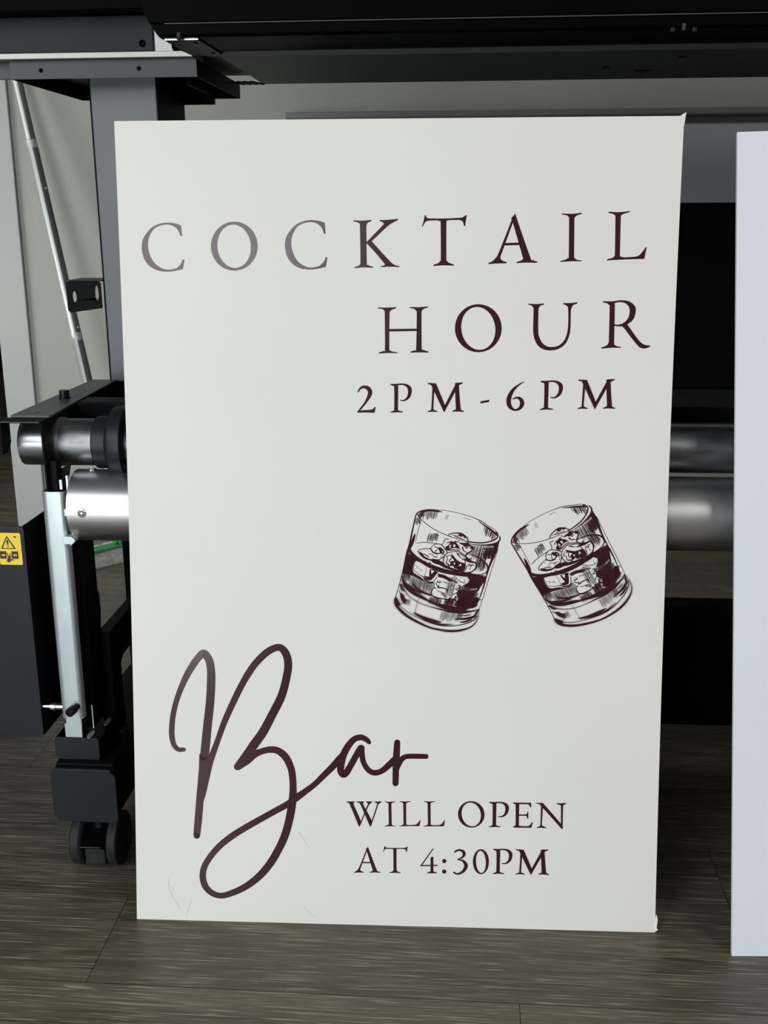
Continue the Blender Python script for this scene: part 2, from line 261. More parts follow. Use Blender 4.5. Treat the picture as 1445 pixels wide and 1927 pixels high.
'bar': '''R -4921,4139,98 -5052,4142,112 -5150,4242,121 -5194,4420,130 -5200,4611,135 -5169,4920,130 -5093,5254,130 -4978,5576,135 -4826,5909,154 -4670,6170,167 -4539,6349,167 -4414,6440,186 -4296,6282,186 -4255,6047,191 -4255,5764,200 -4287,5291,202 -4358,4697,205 -4445,3910,214 -4453,4027,207 -4481,3668,188 -4518,3309,183 -4555,2948,179 -4598,2467,179 -4637,2106,165 -4640,2070,155
R -4541,2901,141 -4497,3070,160 -4458,3238,165 -4388,3550,169 -4295,3887,155 -4128,4345,135 -3954,4823,144 -3684,5419,154 -3501,5776,154 -3360,6014,163 -3188,6251,163 -2927,6501,167 -2672,6610,163 -2516,6483,181 -2451,6215,186 -2507,5839,186 -2623,5436,195 -2835,5008,200 -3047,4602,209 -3248,4313,214 -3437,4036,209 -3614,3795,195 -3659,3753,172
R -3650,3753,172 -3438,3917,209 -3250,4056,167 -3063,4138,149 -2876,4178,158 -2701,4150,167 -2527,4006,177 -2407,3758,167 -2368,3557,165 -2353,3305,165 -2364,3018,183 -2402,2731,193 -2459,2442,188 -2557,2105,188 -2698,1790,183 -2893,1449,183 -3153,1130,174 -3473,869,160 -3805,699,150 -4066,624,141 -4278,677,146 -4438,828,155 -4505,1048,155 -4475,1290,150 -4343,1535,146 -4128,1800,150 -3843,2047,155 -3511,2270,155 -3134,2495,150 -2781,2703,150 -2476,2880,155 -2265,3044,169 -2078,3182,146 -1845,3368,136 -1636,3581,144 -1409,3813,159 -1277,3975,159 -1217,4050,144
R -577,4393,96 -641,4458,125 -773,4507,140 -929,4456,144 -1073,4281,159 -1181,4063,168 -1231,3841,168 -1236,3693,159 -1181,3615,159 -1109,3658,159 -1012,3820,149 -885,4056,149 -780,4243,149 -756,4258,149
R -756,4258,144 -737,4071,130 -700,3900,125 -592,3735,130 -448,3669,135 -280,3717,135 -125,3850,149 6,3987,149
R 76,4401,140 59,4062,159 46,3694,149 42,3428,140
R 74,3792,120 114,3904,144 197,4021,125 305,4074,120 531,4083,120 746,4082,116''',
'tumbler_a': '''S 309,8862 413,8758 602,8617 828,8486 1073,8393 1355,8339 1637,8304 1956,8307 2095,8366 2030,8346 1730,8372 1449,8407 1167,8465 903,8554 658,8656 488,8768 384,8882 341,8929
S 300,8852 470,8717 602,8617 498,8660 448,8625 415,8482 443,8386 604,8283 665,8211 737,8170 868,8200 884,8149 756,8147 604,8222 416,8310 283,8347 170,8374 235,8642
S 1646,8314 1881,8307 2090,8328 2066,8166 1987,8031 2032,8184 1940,8050 1734,8038 1621,8065 1546,8102 1658,8161 1704,8228
S 1491,7949 1660,7960 1848,7953 1755,7894 1661,7845 1812,7819 1906,7839 1925,7753 1852,7627 1664,7625 1514,7604 1344,7640 1418,7728 1455,7833
S 1362,7698 1474,7757 1550,7739 1513,7623 1438,7584
R 473,9706,23 410,9404,32 340,9043,44 290,8852,57 235,8604,48 174,8355,23 96,8067,15 12,7778,21
S 461,9300 467,9215 421,9043 352,8929 300,8871 352,9043 411,9214
S 2364,9128 2347,9024 2307,8872 2177,8567 2087,8290 2042,8184 2068,8318 2112,8509 2175,8700 2213,8871 2235,9023 2058,9021 1815,9041 2058,9049 2263,9080
R 2339,8948,11 2170,8376,13 2036,7898,13 1924,7532,11
R 2121,8509,19 2060,8204,23 1997,7993,27 1925,7782,19
R 1967,8164,27 1903,8011,36 1810,7933,19
R 483,9659,11 568,9547,13 522,9329,11 468,9082,9
R 474,9697,27 511,9754,32 594,9802,32 744,9833,27 893,9830,27 1061,9790,15
R 893,9834,13 1154,9821,11 1434,9763,11 1714,9683,13 1939,9590,19 2089,9494,15 2239,9401,13 2334,9303,15
R 511,9744,21 530,9697,17 596,9613,15 784,9460,15 1009,9329,15 1272,9222,17 1534,9141,21 1777,9098,32 2001,9092,32 2187,9132,32 2298,9193,32 2334,9269,23 2277,9344,19
R 1892,9582,13 2033,9484,32 2165,9390,48 2268,9306,40 2325,9241,19
R 2375,9251,23 2373,9156,36 2281,9084,32 2058,9040,32 1797,9047,19 1591,9092,11
R 539,9707,23 632,9783,40 781,9814,32 968,9793,23 1080,9787,11
R 559,9753,11 543,9686,17 527,9619,8
R 581,9748,11 565,9681,17 550,9614,8
R 589,9747,11 575,9687,17 562,9628,8
R 615,9779,11 598,9708,17 582,9637,8
R 632,9763,11 619,9709,17 606,9654,8
R 651,9775,11 640,9727,17 629,9679,8
R 667,9755,11 650,9683,17 634,9612,8
R 684,9816,7 662,9722,11 640,9628,6
R 709,9821,7 693,9751,11 676,9681,6
R 732,9813,7 715,9740,11 698,9667,6
R 754,9811,7 731,9714,11 709,9618,6
R 773,9796,7 754,9712,11 734,9627,6
R 784,9796,7 761,9697,11 738,9598,6
R 813,9811,7 791,9714,11 768,9617,6
R 826,9817,7 809,9745,11 793,9674,6
R 843,9800,7 825,9724,11 807,9647,6
R 862,9810,7 841,9720,11 820,9631,6
R 885,9805,7 864,9710,11 842,9616,6
R 906,9796,7 886,9714,11 867,9631,6
R 922,9822,7 899,9722,11 876,9622,6
R 951,9823,7 928,9727,11 906,9632,6
R 971,9802,7 953,9723,11 935,9645,6
R 1174,9722,9 1137,9618,6
R 1211,9722,9 1171,9599,6
R 1556,9659,9 1715,9613,9
R 2037,9490,9 2022,9423,13 2007,9356,6
R 2066,9448,9 2049,9375,13 2033,9302,6
R 2083,9450,9 2061,9351,13 2039,9252,6
R 2096,9425,9 2077,9340,13 2058,9256,6
R 2111,9412,9 2090,9320,13 2069,9228,6
R 2137,9387,9 2122,9320,13 2107,9253,6
R 2147,9393,9 2129,9315,13 2112,9237,6
R 2174,9361,9 2157,9283,13 2139,9205,6
R 2188,9373,9 2171,9296,13 2153,9220,6
R 2202,9369,9 2186,9301,13 2171,9232,6
R 2225,9351,9 2203,9250,13 2180,9149,6
R 2237,9329,9 2214,9228,13 2192,9127,6
R 2259,9310,9 2242,9236,13 2226,9162,6
R 2281,9300,9 2263,9218,13 2245,9136,6
R 1810,9027,7 1776,8874,11 1741,8722,6
R 1836,9024,7 1802,8876,11 1769,8728,6
R 1859,9006,7 1824,8852,11 1789,8697,6
R 1880,9014,7 1855,8906,11 1831,8798,6
R 1892,9020,7 1859,8872,11 1825,8723,6
R 1916,9000,7 1881,8843,11 1845,8686,6
R 1942,9015,7 1914,8888,11 1885,8761,6
R 1960,9023,7 1931,8895,11 1902,8766,6
R 1976,9020,7 1951,8910,11 1926,8800,6
R 2003,9012,7 1968,8857,11 1933,8702,6
R 2017,9033,7 1990,8912,11 1963,8791,6
R 2035,9004,7 2002,8859,11 1970,8714,6
R 2056,9008,7 2023,8863,11 1991,8718,6
R 2080,9010,7 2049,8871,11 2018,8733,6
R 2096,9029,7 2064,8888,11 2033,8747,6
R 2118,9014,7 2086,8870,11 2053,8725,6
R 2136,9016,7 2101,8862,11 2067,8708,6
R 2159,9021,7 2136,8919,11 2113,8816,6
R 2175,9025,7 2144,8886,11 2113,8747,6
R 2202,9013,7 2172,8876,11 2141,8738,6
R 2217,9016,7 2186,8879,11 2155,8741,6
R 2243,9013,7 2216,8892,11 2189,8771,6
R 2264,9009,7 2232,8869,11 2201,8729,6
R 2284,9027,7 2255,8896,11 2226,8766,6
R 2295,9012,7 2262,8864,11 2229,8716,6
R 2319,9021,7 2288,8881,11 2256,8741,6
R 2064,8935,14 2041,8836,21 2019,8738,10
R 2090,8948,14 2063,8826,21 2035,8704,10
R 2120,8941,14 2092,8813,21 2063,8685,10
R 2151,8959,14 2130,8868,21 2110,8776,10
R 2175,8957,14 2148,8835,21 2121,8714,10
R 2209,8964,14 2182,8843,21 2155,8723,10
R 2234,8964,14 2212,8863,21 2189,8762,10
R 2258,8959,14 2234,8854,21 2211,8748,10
R 1888,8850,7 1855,8703,11 1822,8556,6
R 1914,8846,7 1871,8654,11 1828,8461,6
R 1935,8868,7 1887,8654,11 1839,8439,6
R 1961,8853,7 1924,8687,11 1886,8521,6
R 1981,8854,7 1933,8646,11 1886,8436,6
R 2003,8865,7 1959,8673,11 1916,8481,6
R 2033,8847,7 1995,8676,11 1957,8506,6
R 2062,8853,7 2016,8646,11 1969,8437,6
R 2084,8856,7 2040,8661,11 1996,8467,6
R 1672,9015,7 1652,8928,11 1632,8840,6
R 1698,9013,7 1675,8913,11 1652,8812,6
R 1709,9037,7 1687,8939,11 1665,8841,6
R 1724,9013,7 1705,8927,11 1685,8841,6
R 1742,9003,7 1722,8915,11 1702,8826,6
R 1762,9028,7 1743,8947,11 1725,8866,6
R 1778,9023,7 1756,8922,11 1733,8822,6
R 1803,9015,7 1781,8916,11 1759,8818,6
R 1813,9019,7 1790,8918,11 1768,8817,6
R 1998,8973,9 2152,8969,19 2264,8985,11
R 1993,8945,9 2153,8940,19 2264,8958,11
R 2031,8916,9 2153,8912,19 2265,8932,11
R 2004,8888,9 2154,8884,19 2265,8905,11
R 1993,8859,9 2154,8855,19 2266,8879,11
R 2004,8831,9 2154,8827,19 2266,8852,11
R 1984,8802,9 2155,8798,19 2266,8826,11
R 2012,8774,9 2155,8770,19 2267,8799,11
R 2003,8745,9 2156,8741,19 2267,8773,11
R 773,9281,7 750,9183,11 727,9085,6
R 791,9302,7 770,9213,11 749,9124,6
R 824,9303,7 801,9205,11 779,9107,6
R 837,9275,7 820,9201,11 803,9126,6
R 859,9295,7 838,9203,11 816,9112,6
R 885,9285,7 864,9194,11 843,9102,6
R 900,9302,7 877,9205,11 855,9107,6
R 926,9302,7 908,9221,11 889,9139,6
R 948,9300,7 928,9214,11 908,9128,6
R 972,9312,7 951,9222,11 930,9131,6
R 988,9279,7 968,9193,11 948,9108,6
R 888,9294,15 991,9248,19
R 1141,9183,15 1226,9165,19
R 1141,9173,11 1095,9069,13 1049,9030,13
R 488,9649,7 472,9580,11 456,9510,6
R 509,9628,7 494,9562,11 478,9496,6
R 531,9632,7 514,9560,11 497,9488,6
R 556,9636,7 541,9571,11 526,9506,6
R 578,9639,7 564,9580,11 550,9520,6
R 600,9619,7 587,9564,11 574,9508,6
R 496,9073,11 655,9091,13 824,9081,13 974,9058,11 1087,9012,11
R 1659,8837,13 1856,8772,27 2007,8679,40 2092,8585,36 2112,8490,32 2067,8404,23 1918,8364,15 1693,8385,13
R 374,9005,13 360,8929,15 450,8806,15 658,8662,15 903,8554,13 1204,8461,13 1505,8404,13 1730,8379,13
R 1932,8697,11 2036,8584,15 2047,8508,13
R 1860,8723,7 1838,8626,11 1816,8530,6
R 1884,8718,7 1858,8602,11 1832,8485,6
R 1904,8697,7 1881,8596,11 1858,8494,6
R 1925,8685,7 1906,8601,11 1887,8516,6
R 1955,8687,7 1937,8606,11 1919,8525,6
R 1979,8661,7 1954,8550,11 1929,8438,6
R 1991,8644,7 1967,8536,11 1942,8427,6
R 2028,8665,7 2004,8557,11 1980,8449,6
R 2050,8634,7 2030,8546,11 2010,8459,6
w 529,8889 656,8951 825,8962 871,9038 974,9058 1068,9034 1172,8889 1200,8861 1089,8746 977,8678 752,8695 620,8760
R 529,8889,19 600,8931,17 731,8948,15 825,8960,15 880,9033,19 974,9056,17 1058,9034,19 1143,8936,21 1185,8868,23 1108,8765,19 977,8688,19 789,8690,23 657,8741,27 582,8817,27 529,8889,19
R 806,8952,27 882,8858,32 976,8821,19
R 899,9010,17 975,8954,19 919,8858,17 1013,8840,27 1088,8860,23
R 591,8855,36 657,8761,44 752,8714,32
R 657,8837,15 732,8780,19 789,8743,15
R 1050,8954,40 1116,8879,36 1070,8803,19
R 826,8838,15 901,8763,15 976,8745,19
S 975,8982 1059,8936 1088,8841 1022,8878
S 789,8701 902,8715 1052,8660 1166,8575 1053,8574 903,8611
w 1215,9269 1346,9308 1514,9296 1608,9225 1669,9131 1534,9141 1347,9200
R 1212,9263,19 1271,9294,23 1364,9306,23 1495,9300,36 1589,9244,27 1646,9169,23 1669,9127,19
R 1290,9269,13 1365,9242,15 1347,9204,13
S 1439,9290 1561,9272 1618,9197 1533,9205 1458,9243
R 1346,9260,15 1478,9186,27 1590,9149,19
w 1514,9243 1570,9234 1561,9202 1520,9209
w 1141,9154 1273,9137 1535,9073 1783,8977 1724,8895 1622,8827 1499,8921 1275,8919 1143,8974 1161,9069
S 1258,9127 1385,9106 1442,9015 1499,8940 1349,8967 1237,8928 1162,8946 1143,8993 1227,9041
S 1460,9091 1647,9074 1788,8990 1761,8923 1704,8961 1592,8998 1498,9016
w 1330,9052 1376,9043 1368,8986 1321,8995
w 1423,9081 1545,9035 1564,8978 1461,9015
w 1236,9023 1283,9042 1274,8966 1228,8956
w 1648,9017 1723,8995 1695,8961 1629,8979
R 1536,8988,32 1555,8921,27 1631,8865,19
R 1779,8980,19 1733,8904,23 1631,8837,27 1613,8770,23
R 1162,8937,15 1237,8918,23 1349,8929,23 1481,8917,19
w 1126,8813 1238,8884 1462,8882 1651,8751 1839,8620 1822,8496 1711,8410 1542,8417 1335,8501 1166,8556 1105,8641
R 1105,8641,23 1126,8765,23 1200,8851,21 1331,8885,19 1462,8879,23 1594,8789,23 1726,8676,27 1839,8620,32 1832,8506,27 1730,8419,27 1580,8408,32 1354,8482,27 1166,8541,27 1105,8641,23
S 1285,8852 1351,8767 1446,8673 1615,8608 1607,8504 1551,8431 1429,8473 1316,8558 1259,8576 1277,8662 1352,8672 1295,8767
w 1447,8559 1503,8617 1513,8560
w 1334,8634 1381,8625 1353,8577
S 1388,8863 1500,8835 1651,8723 1821,8620 1690,8638 1539,8712 1445,8787
w 1435,8844 1538,8788 1614,8723 1520,8741
R 1164,8766,15 1202,8709,19 1165,8632,23 1241,8576,27 1297,8558,23
R 1238,8823,13 1295,8748,19 1240,8671,21 1296,8615,23
R 1653,8580,19 1616,8485,23 1561,8427,19
R 1728,8562,13 1701,8467,15
R 1802,8582,23 1728,8581,15 1672,8542,13
S 1071,8631 1203,8557 1411,8454 1542,8427 1411,8425 1166,8499 1015,8574
S 1542,8408 1655,8413 1767,8391 1618,8380
R 1101,8812,7 1128,8826,17 1139,8826,7
R 817,8934,7 822,8930,11 842,8920,7
R 631,8838,7 650,8816,13 682,8792,7
R 916,8861,7 918,8837,11 937,8821,7
R 932,8857,7 948,8838,16 959,8811,7
R 734,8799,7 745,8796,18 765,8789,7
R 695,8807,7 711,8807,11 721,8791,7
R 912,8918,7 923,8891,10 940,8876,7
R 980,8961,7 1018,8978,11 1049,8985,7
R 1111,8822,7 1124,8812,12 1133,8797,7
R 776,8831,7 791,8824,17 821,8830,7
R 1023,8874,7 1040,8852,18 1054,8833,7
R 807,8949,7 814,8951,15 838,8968,7
R 999,8973,7 1035,8966,15 1066,8956,7
R 652,8934,7 671,8934,12 695,8949,7
R 734,8907,7 748,8914,10 772,8920,7
R 1611,9053,9 1628,9027,27 1639,9000,9
R 1219,8987,9 1253,8996,15 1278,8992,9
R 1173,9078,9 1202,9091,17 1214,9099,9
R 1389,9069,9 1405,9054,22 1435,9029,9
R 1619,8996,9 1646,8998,24 1692,8984,9
R 1360,9119,9 1395,9108,14 1429,9091,9
R 1197,8939,9 1223,8934,13 1266,8919,9
R 1354,9115,9 1373,9127,13 1399,9122,9
R 1633,9093,9 1655,9094,17 1677,9079,9
R 1214,9014,9 1234,8995,13 1242,8965,9
R 1424,9027,9 1447,9014,26 1464,9009,9
R 1311,9034,9 1316,9023,14 1335,9005,9
R 1538,8959,9 1546,8964,14 1570,8960,9
R 1370,9008,9 1388,9019,15 1399,9013,9
R 1300,9050,9 1318,9055,21 1343,9069,9
R 1597,8994,9 1616,8969,22 1637,8956,9
R 1626,8979,9 1648,8969,14 1657,8955,9
R 1193,9091,9 1218,9103,24 1251,9099,9
R 1431,9123,9 1443,9124,27 1460,9139,9
R 1458,9081,9 1477,9086,21 1502,9074,9
R 1658,8579,8 1676,8586,17 1705,8601,8
R 1727,8556,8 1754,8565,17 1766,8573,8
R 1420,8562,8 1441,8537,12 1445,8516,8
R 1649,8684,8 1672,8701,17 1713,8721,8
R 1691,8693,8 1704,8697,16 1729,8702,8
R 1609,8744,8 1638,8738,22 1648,8743,8
R 1528,8689,8 1559,8710,13 1590,8712,8
R 1208,8577,8 1223,8565,20 1227,8546,8
R 1680,8615,8 1686,8598,19 1710,8581,8
R 1260,8690,8 1270,8693,17 1288,8691,8
R 1581,8690,8 1602,8656,20 1607,8629,8
R 1479,8552,8 1510,8551,15 1534,8550,8
R 1193,8793,8 1225,8788,15 1247,8791,8
R 1720,8734,8 1736,8722,24 1743,8715,8
R 1701,8593,8 1723,8573,18 1740,8543,8
R 1699,8746,8 1708,8731,16 1721,8697,8
R 1257,8600,8 1278,8572,12 1294,8539,8
R 1572,8637,8 1597,8629,15 1607,8609,8
R 1312,8611,8 1324,8591,14 1331,8582,8
R 1185,8629,8 1211,8604,17 1229,8575,8
R 1475,8516,8 1497,8508,14 1514,8519,8
R 1164,8783,8 1183,8778,19 1215,8761,8
R 1546,8590,8 1557,8574,24 1569,8571,8
R 1344,8533,8 1370,8510,22 1405,8495,8
R 1439,8791,8 1448,8802,19 1472,8800,8
R 1212,8563,8 1242,8537,23 1262,8519,8
R 1576,9219,7 1576,9213,12 1590,9190,7
R 1402,9231,7 1420,9215,16 1453,9195,7
R 1402,9260,7 1425,9250,21 1442,9240,7
R 1572,9266,7 1591,9252,15 1617,9223,7
R 1396,9208,7 1404,9188,18 1419,9168,7
R 1526,9222,7 1554,9224,10 1569,9226,7
R 1416,9250,7 1424,9249,15 1441,9234,7
R 1585,9226,7 1613,9225,19 1656,9220,7
R 679,8659,9 688,8659,18 706,8658,9
R 870,8756,9 905,8764,14 942,8772,9
R 782,8635,9 794,8621,24 823,8604,9
R 840,8683,9 858,8667,13 870,8634,9
R 965,8709,9 992,8683,27 1003,8653,9
R 961,8645,9 990,8647,27 1022,8667,9
R 758,8705,9 778,8705,14 807,8711,9
R 740,8700,9 768,8704,15 780,8721,9
R 684,8650,9 689,8630,26 708,8600,9
R 1028,8760,9 1046,8762,18 1073,8773,9
w 466,8648 564,8622 659,8570 813,8480 791,8419 788,8304 679,8337 664,8293 604,8321 437,8453 424,8520
R 470,8644,11 448,8568,11 437,8472,13 528,8378,11 651,8303,19 680,8246,23 774,8189,32
R 734,8552,9 707,8399,11 679,8337,11
R 484,8576,11 490,8538,11
R 498,8498,11 507,8523,11
R 517,8550,11 524,8508,11
R 525,8493,11 541,8493,11
R 546,8499,11 558,8477,11
R 565,8467,11 575,8462,11
R 589,8478,11 592,8447,11
R 600,8462,11 609,8432,11
R 617,8411,11 626,8417,11
S 800,8480 904,8454 994,8402 961,8354 877,8248 812,8218 708,8246 679,8322 783,8295
w 829,8457 904,8435 839,8362
w 976,8392 1002,8383 868,8210 793,8180 886,8277
S 867,8362 942,8392 886,8296 821,8276
w 905,8248 961,8291 1074,8279 1263,8229 1433,8139 1493,8079 1481,7987 1470,7843 1418,7753 1173,7782 984,7809 861,7865 847,7957 907,8057
R 961,8295,15 906,8200,13 907,8076,13 855,7980,19 852,7884,27 946,7827,36 1078,7800,23 1286,7784,19 1418,7772,15
R 980,8364,23 1130,8327,32 1281,8243,19 1432,8158,15
S 989,8354 1168,8318 1319,8205 1244,8204 1093,8279 999,8297
R 962,8201,19 1000,8173,27 1066,8193,23
R 953,8172,19 963,8115,21 1019,8096,17 982,8058,32 1095,8049,27 1208,8013,23 1199,7974,27
R 983,7972,13 1077,7944,17 1153,7907,15 1059,7925,13 1153,7859,17 1125,7845,13
R 897,8057,21 945,8034,27
R 970,8216,13 992,8207,11
R 1021,8234,13 1026,8198,11
R 1057,8201,13 1060,8189,11
R 1083,8181,13 1094,8180,11
R 1125,8203,13 1128,8170,11
R 1150,8195,13 1162,8161,11
R 1181,8168,13 1196,8152,11
R 1204,8162,13 1230,8143,11
R 1251,8132,13 1264,8134,11
R 1299,8140,13 1298,8124,11
R 1321,8111,13 1331,8115,11
R 1367,8088,13 1365,8106,11
R 1402,8116,13 1399,8097,11
R 1412,8070,13 1433,8088,11
R 1452,8120,23 1490,8064,27 1396,8024,19 1453,7967,23 1322,7889,19
R 1471,8025,19 1426,7910,27 1464,7834,23
R 1398,7852,36 1380,7775,36 1437,7718,27
w 1346,8339 1468,8302 1679,8247 1629,8164 1488,8197 1394,8238
R 1346,8339,13 1488,8207,15 1620,8164,13
R 1600,8256,11 1582,8179,11
R 1238,8301,7 1182,8053,11 1125,7804,6
R 1262,8289,7 1207,8048,11 1152,7806,6
R 1279,8290,7 1219,8031,11 1160,7771,6
R 1295,8299,7 1241,8062,11 1187,7824,6
R 1319,8296,7 1268,8074,11 1218,7852,6
R 1332,8298,7 1284,8089,11 1237,7879,6
R 1352,8297,7 1283,7993,11 1213,7689,6
R 1372,8275,7 1308,7991,11 1243,7706,6
R 1391,8276,7 1325,7987,11 1259,7697,6
R 1411,8287,7 1350,8019,11 1289,7751,6
R 1063,7875,6 1092,7876,9 1132,7862,6
R 1291,7995,6 1308,8004,17 1314,8012,6
R 955,7981,6 985,7991,11 1012,8006,6
R 1389,8164,6 1408,8187,13 1442,8193,6
R 1248,7871,6 1262,7855,10 1271,7852,6
R 1297,8108,6 1315,8109,17 1323,8110,6
R 1158,8145,6 1185,8155,9 1196,8154,6
R 1103,8173,6 1134,8175,10 1159,8164,6
R 1172,7947,6 1206,7949,11 1225,7936,6
R 1173,8003,6 1190,7982,16 1201,7957,6
R 1336,8096,6 1351,8096,11 1371,8112,6
R 1238,7965,6 1250,7954,9 1252,7936,6
R 1240,7889,6 1262,7885,15 1266,7877,6
R 1282,8107,6 1295,8113,15 1324,8102,6
R 1134,7878,6 1146,7880,16 1170,7898,6
R 1365,8017,6 1381,8035,14 1408,8036,6
R 1588,8128,9 1630,8117,14 1656,8105,9
R 1812,8127,9 1836,8121,19 1841,8116,9
R 1582,7916,9 1586,7894,26 1601,7872,9
R 1634,7877,9 1650,7858,14 1655,7840,9
R 1481,7729,9 1512,7722,20 1528,7718,9
R 1588,7823,9 1618,7825,14 1637,7831,9
R 1550,7847,9 1571,7843,15 1574,7826,9
R 1495,7965,9 1519,7944,14 1555,7931,9
R 1725,8061,9 1743,8067,24 1753,8060,9
R 1612,7897,9 1641,7876,17 1655,7870,9
R 1612,7760,9 1633,7760,14 1656,7778,9
R 1763,7819,9 1781,7814,25 1783,7802,9
R 1764,7980,9 1779,7952,20 1801,7933,9
R 1788,7888,9 1800,7885,24 1812,7863,9
R 1818,7782,9 1840,7803,15 1863,7809,9
R 1913,7775,9 1949,7784,22 1979,7788,9
R 1560,8048,9 1586,8060,20 1608,8081,9
R 1657,8034,9 1675,8014,19 1690,8004,9
R 1773,8152,9 1800,8165,13 1840,8162,9
R 1811,8131,9 1840,8126,20 1857,8121,9
R 1467,7798,9 1493,7775,23 1507,7757,9
R 1854,7887,9 1892,7912,13 1912,7926,9
R 277,8597,8 287,8605,17 308,8595,8
R 270,8429,8 296,8420,20 304,8425,8
R 252,8516,8 266,8512,21 298,8506,8
R 352,8394,8 384,8368,22 403,8357,8
R 294,8447,8 327,8429,14 352,8409,8
R 275,8556,8 295,8537,22 327,8519,8
R 283,8598,8 295,8592,11 322,8577,8
R 238,8509,8 251,8506,22 263,8520,8
R 276,8376,8 281,8392,19 306,8392,8
R 364,8497,8 388,8476,18 397,8460,8
R 383,8313,9 350,8171,13 317,8030,6
R 415,8310,9 385,8180,13 355,8051,6
R 438,8294,9 411,8175,13 383,8055,6
R 453,8288,9 417,8131,13 381,7975,6
R 475,8289,9 438,8129,13 400,7968,6
R 502,8268,9 462,8099,13 423,7931,6
R 525,8286,9 488,8129,13 452,7972,6
R 551,8259,9 523,8139,13 495,8019,6
R 580,8274,9 544,8120,13 508,7965,6
R 598,8254,9 564,8110,13 531,7966,6
R 616,8249,9 585,8117,13 554,7984,6
R 638,8251,9 602,8094,13 565,7937,6
R 665,8241,9 637,8121,13 609,8000,6
R 697,8240,9 666,8107,13 635,7974,6
R 712,8237,9 672,8063,13 631,7889,6
R 735,8207,9 706,8079,13 676,7951,6
R 761,8194,9 733,8073,13 704,7951,6
R 782,8204,9 745,8046,13 709,7888,6
R 813,8204,9 785,8085,13 758,7966,6
R 828,8177,9 798,8045,13 767,7914,6
R 854,8182,9 823,8045,13 791,7908,6
R 883,8176,9 848,8026,13 813,7875,6
R 303,8742,9 267,8589,13 231,8436,6
R 324,8740,9 295,8618,13 266,8495,6
R 354,8744,9 323,8610,13 292,8476,6
R 374,8751,9 339,8600,13 304,8449,6
R 396,8756,9 359,8596,13 321,8436,6
R 416,8724,9 378,8562,13 340,8401,6
R 439,8734,9 411,8615,13 383,8495,6
R 466,8757,9 430,8602,13 394,8447,6
R 207,8495,10 176,8364,15 145,8232,7
R 231,8476,10 195,8322,15 159,8167,7
R 254,8476,10 216,8315,15 178,8153,7
R 266,8497,10 231,8345,15 195,8192,7
R 293,8475,10 263,8347,15 233,8219,7
R 311,8473,10 270,8301,15 230,8129,7
R 339,8477,10 304,8330,15 270,8184,7
R 360,8481,10 330,8352,15 300,8222,7
R 378,8499,10 342,8349,15 307,8197,7
R 392,8474,10 357,8327,15 323,8179,7
R 813,7841,9 796,7765,13 778,7689,6
R 831,7844,9 811,7755,13 790,7666,6
R 847,7827,9 832,7758,13 816,7690,6
R 869,7835,9 851,7759,13 834,7683,6
R 885,7816,9 866,7731,13 846,7646,6
R 905,7834,9 887,7756,13 869,7678,6
R 921,7808,9 904,7735,13 887,7663,6
R 932,7831,9 913,7746,13 893,7661,6
R 955,7829,9 939,7760,13 923,7692,6
R 977,7825,9 955,7729,13 933,7634,6
R 989,7826,9 973,7758,13 958,7690,6
R 1004,7816,9 980,7714,13 957,7611,6
R 1022,7820,9 1006,7751,13 990,7682,6
R 1047,7784,9 1026,7691,13 1005,7597,6
R 1063,7807,9 1041,7712,13 1020,7617,6
R 1169,7828,11 1148,7737,17 1128,7647,8
R 1186,7811,11 1161,7702,17 1136,7592,8
R 1202,7798,11 1181,7706,17 1160,7614,8
R 1228,7803,11 1202,7693,17 1177,7583,8
R 1245,7816,11 1222,7714,17 1198,7611,8
R 1259,7830,11 1238,7739,17 1217,7648,8
R 1273,7827,11 1250,7728,17 1228,7630,8
R 1288,7817,11 1268,7728,17 1247,7638,8
R 1314,7800,11 1292,7700,17 1269,7600,8
R 1329,7820,11 1305,7715,17 1282,7611,8
R 1343,7808,11 1322,7715,17 1300,7623,8
R 1364,7821,11 1339,7709,17 1313,7596,8
R 1485,8098,10 1449,7940,15 1413,7782,7
R 1506,8110,10 1470,7952,15 1434,7793,7
R 1527,8096,10 1487,7921,15 1447,7746,7
R 1551,8094,10 1510,7912,15 1469,7731,7
R 1567,8117,10 1513,7882,15 1459,7645,7
R 1592,8094,10 1542,7877,15 1493,7659,7
R 1611,8098,10 1558,7867,15 1506,7635,7
R 1633,8115,10 1596,7951,15 1559,7787,7
R 1650,8119,10 1604,7915,15 1558,7711,7
R 1674,8105,10 1632,7918,15 1590,7731,7
R 1692,8112,10 1640,7883,15 1588,7654,7
R 1712,8098,10 1665,7890,15 1618,7680,7
R 1730,8106,10 1689,7924,15 1648,7743,7
R 1753,8119,10 1705,7907,15 1657,7694,7
R 1638,8153,9 1602,7996,13 1567,7838,6
R 1661,8160,9 1620,7979,13 1579,7797,6
R 1697,8160,9 1666,8020,13 1634,7880,6
R 1723,8146,9 1693,8015,13 1663,7883,6
R 1763,8149,9 1734,8023,13 1706,7896,6
R 1788,8162,9 1752,8000,13 1715,7838,6
R 1810,8128,9 1778,7989,13 1747,7850,6
R 1842,8145,9 1811,8007,13 1780,7869,6
R 1872,8138,9 1843,8007,13 1813,7876,6
R 1906,8143,9 1871,7991,13 1837,7839,6
R 1577,7988,15 1697,7970,27 1900,8020,13
R 1560,7959,15 1698,7944,27 1832,7995,13
R 1548,7930,15 1698,7917,27 1879,7970,13
R 1529,7901,15 1698,7890,27 1880,7946,13
R 1533,7873,15 1699,7863,27 1876,7921,13
R 1561,7844,15 1699,7836,27 1880,7896,13
R 1597,7816,15 1699,7810,27 1883,7871,13
R 1573,7787,15 1700,7783,27 1883,7846,13
R 1519,7758,15 1700,7756,27 1877,7821,13
R 1563,7729,15 1700,7729,27 1836,7796,13
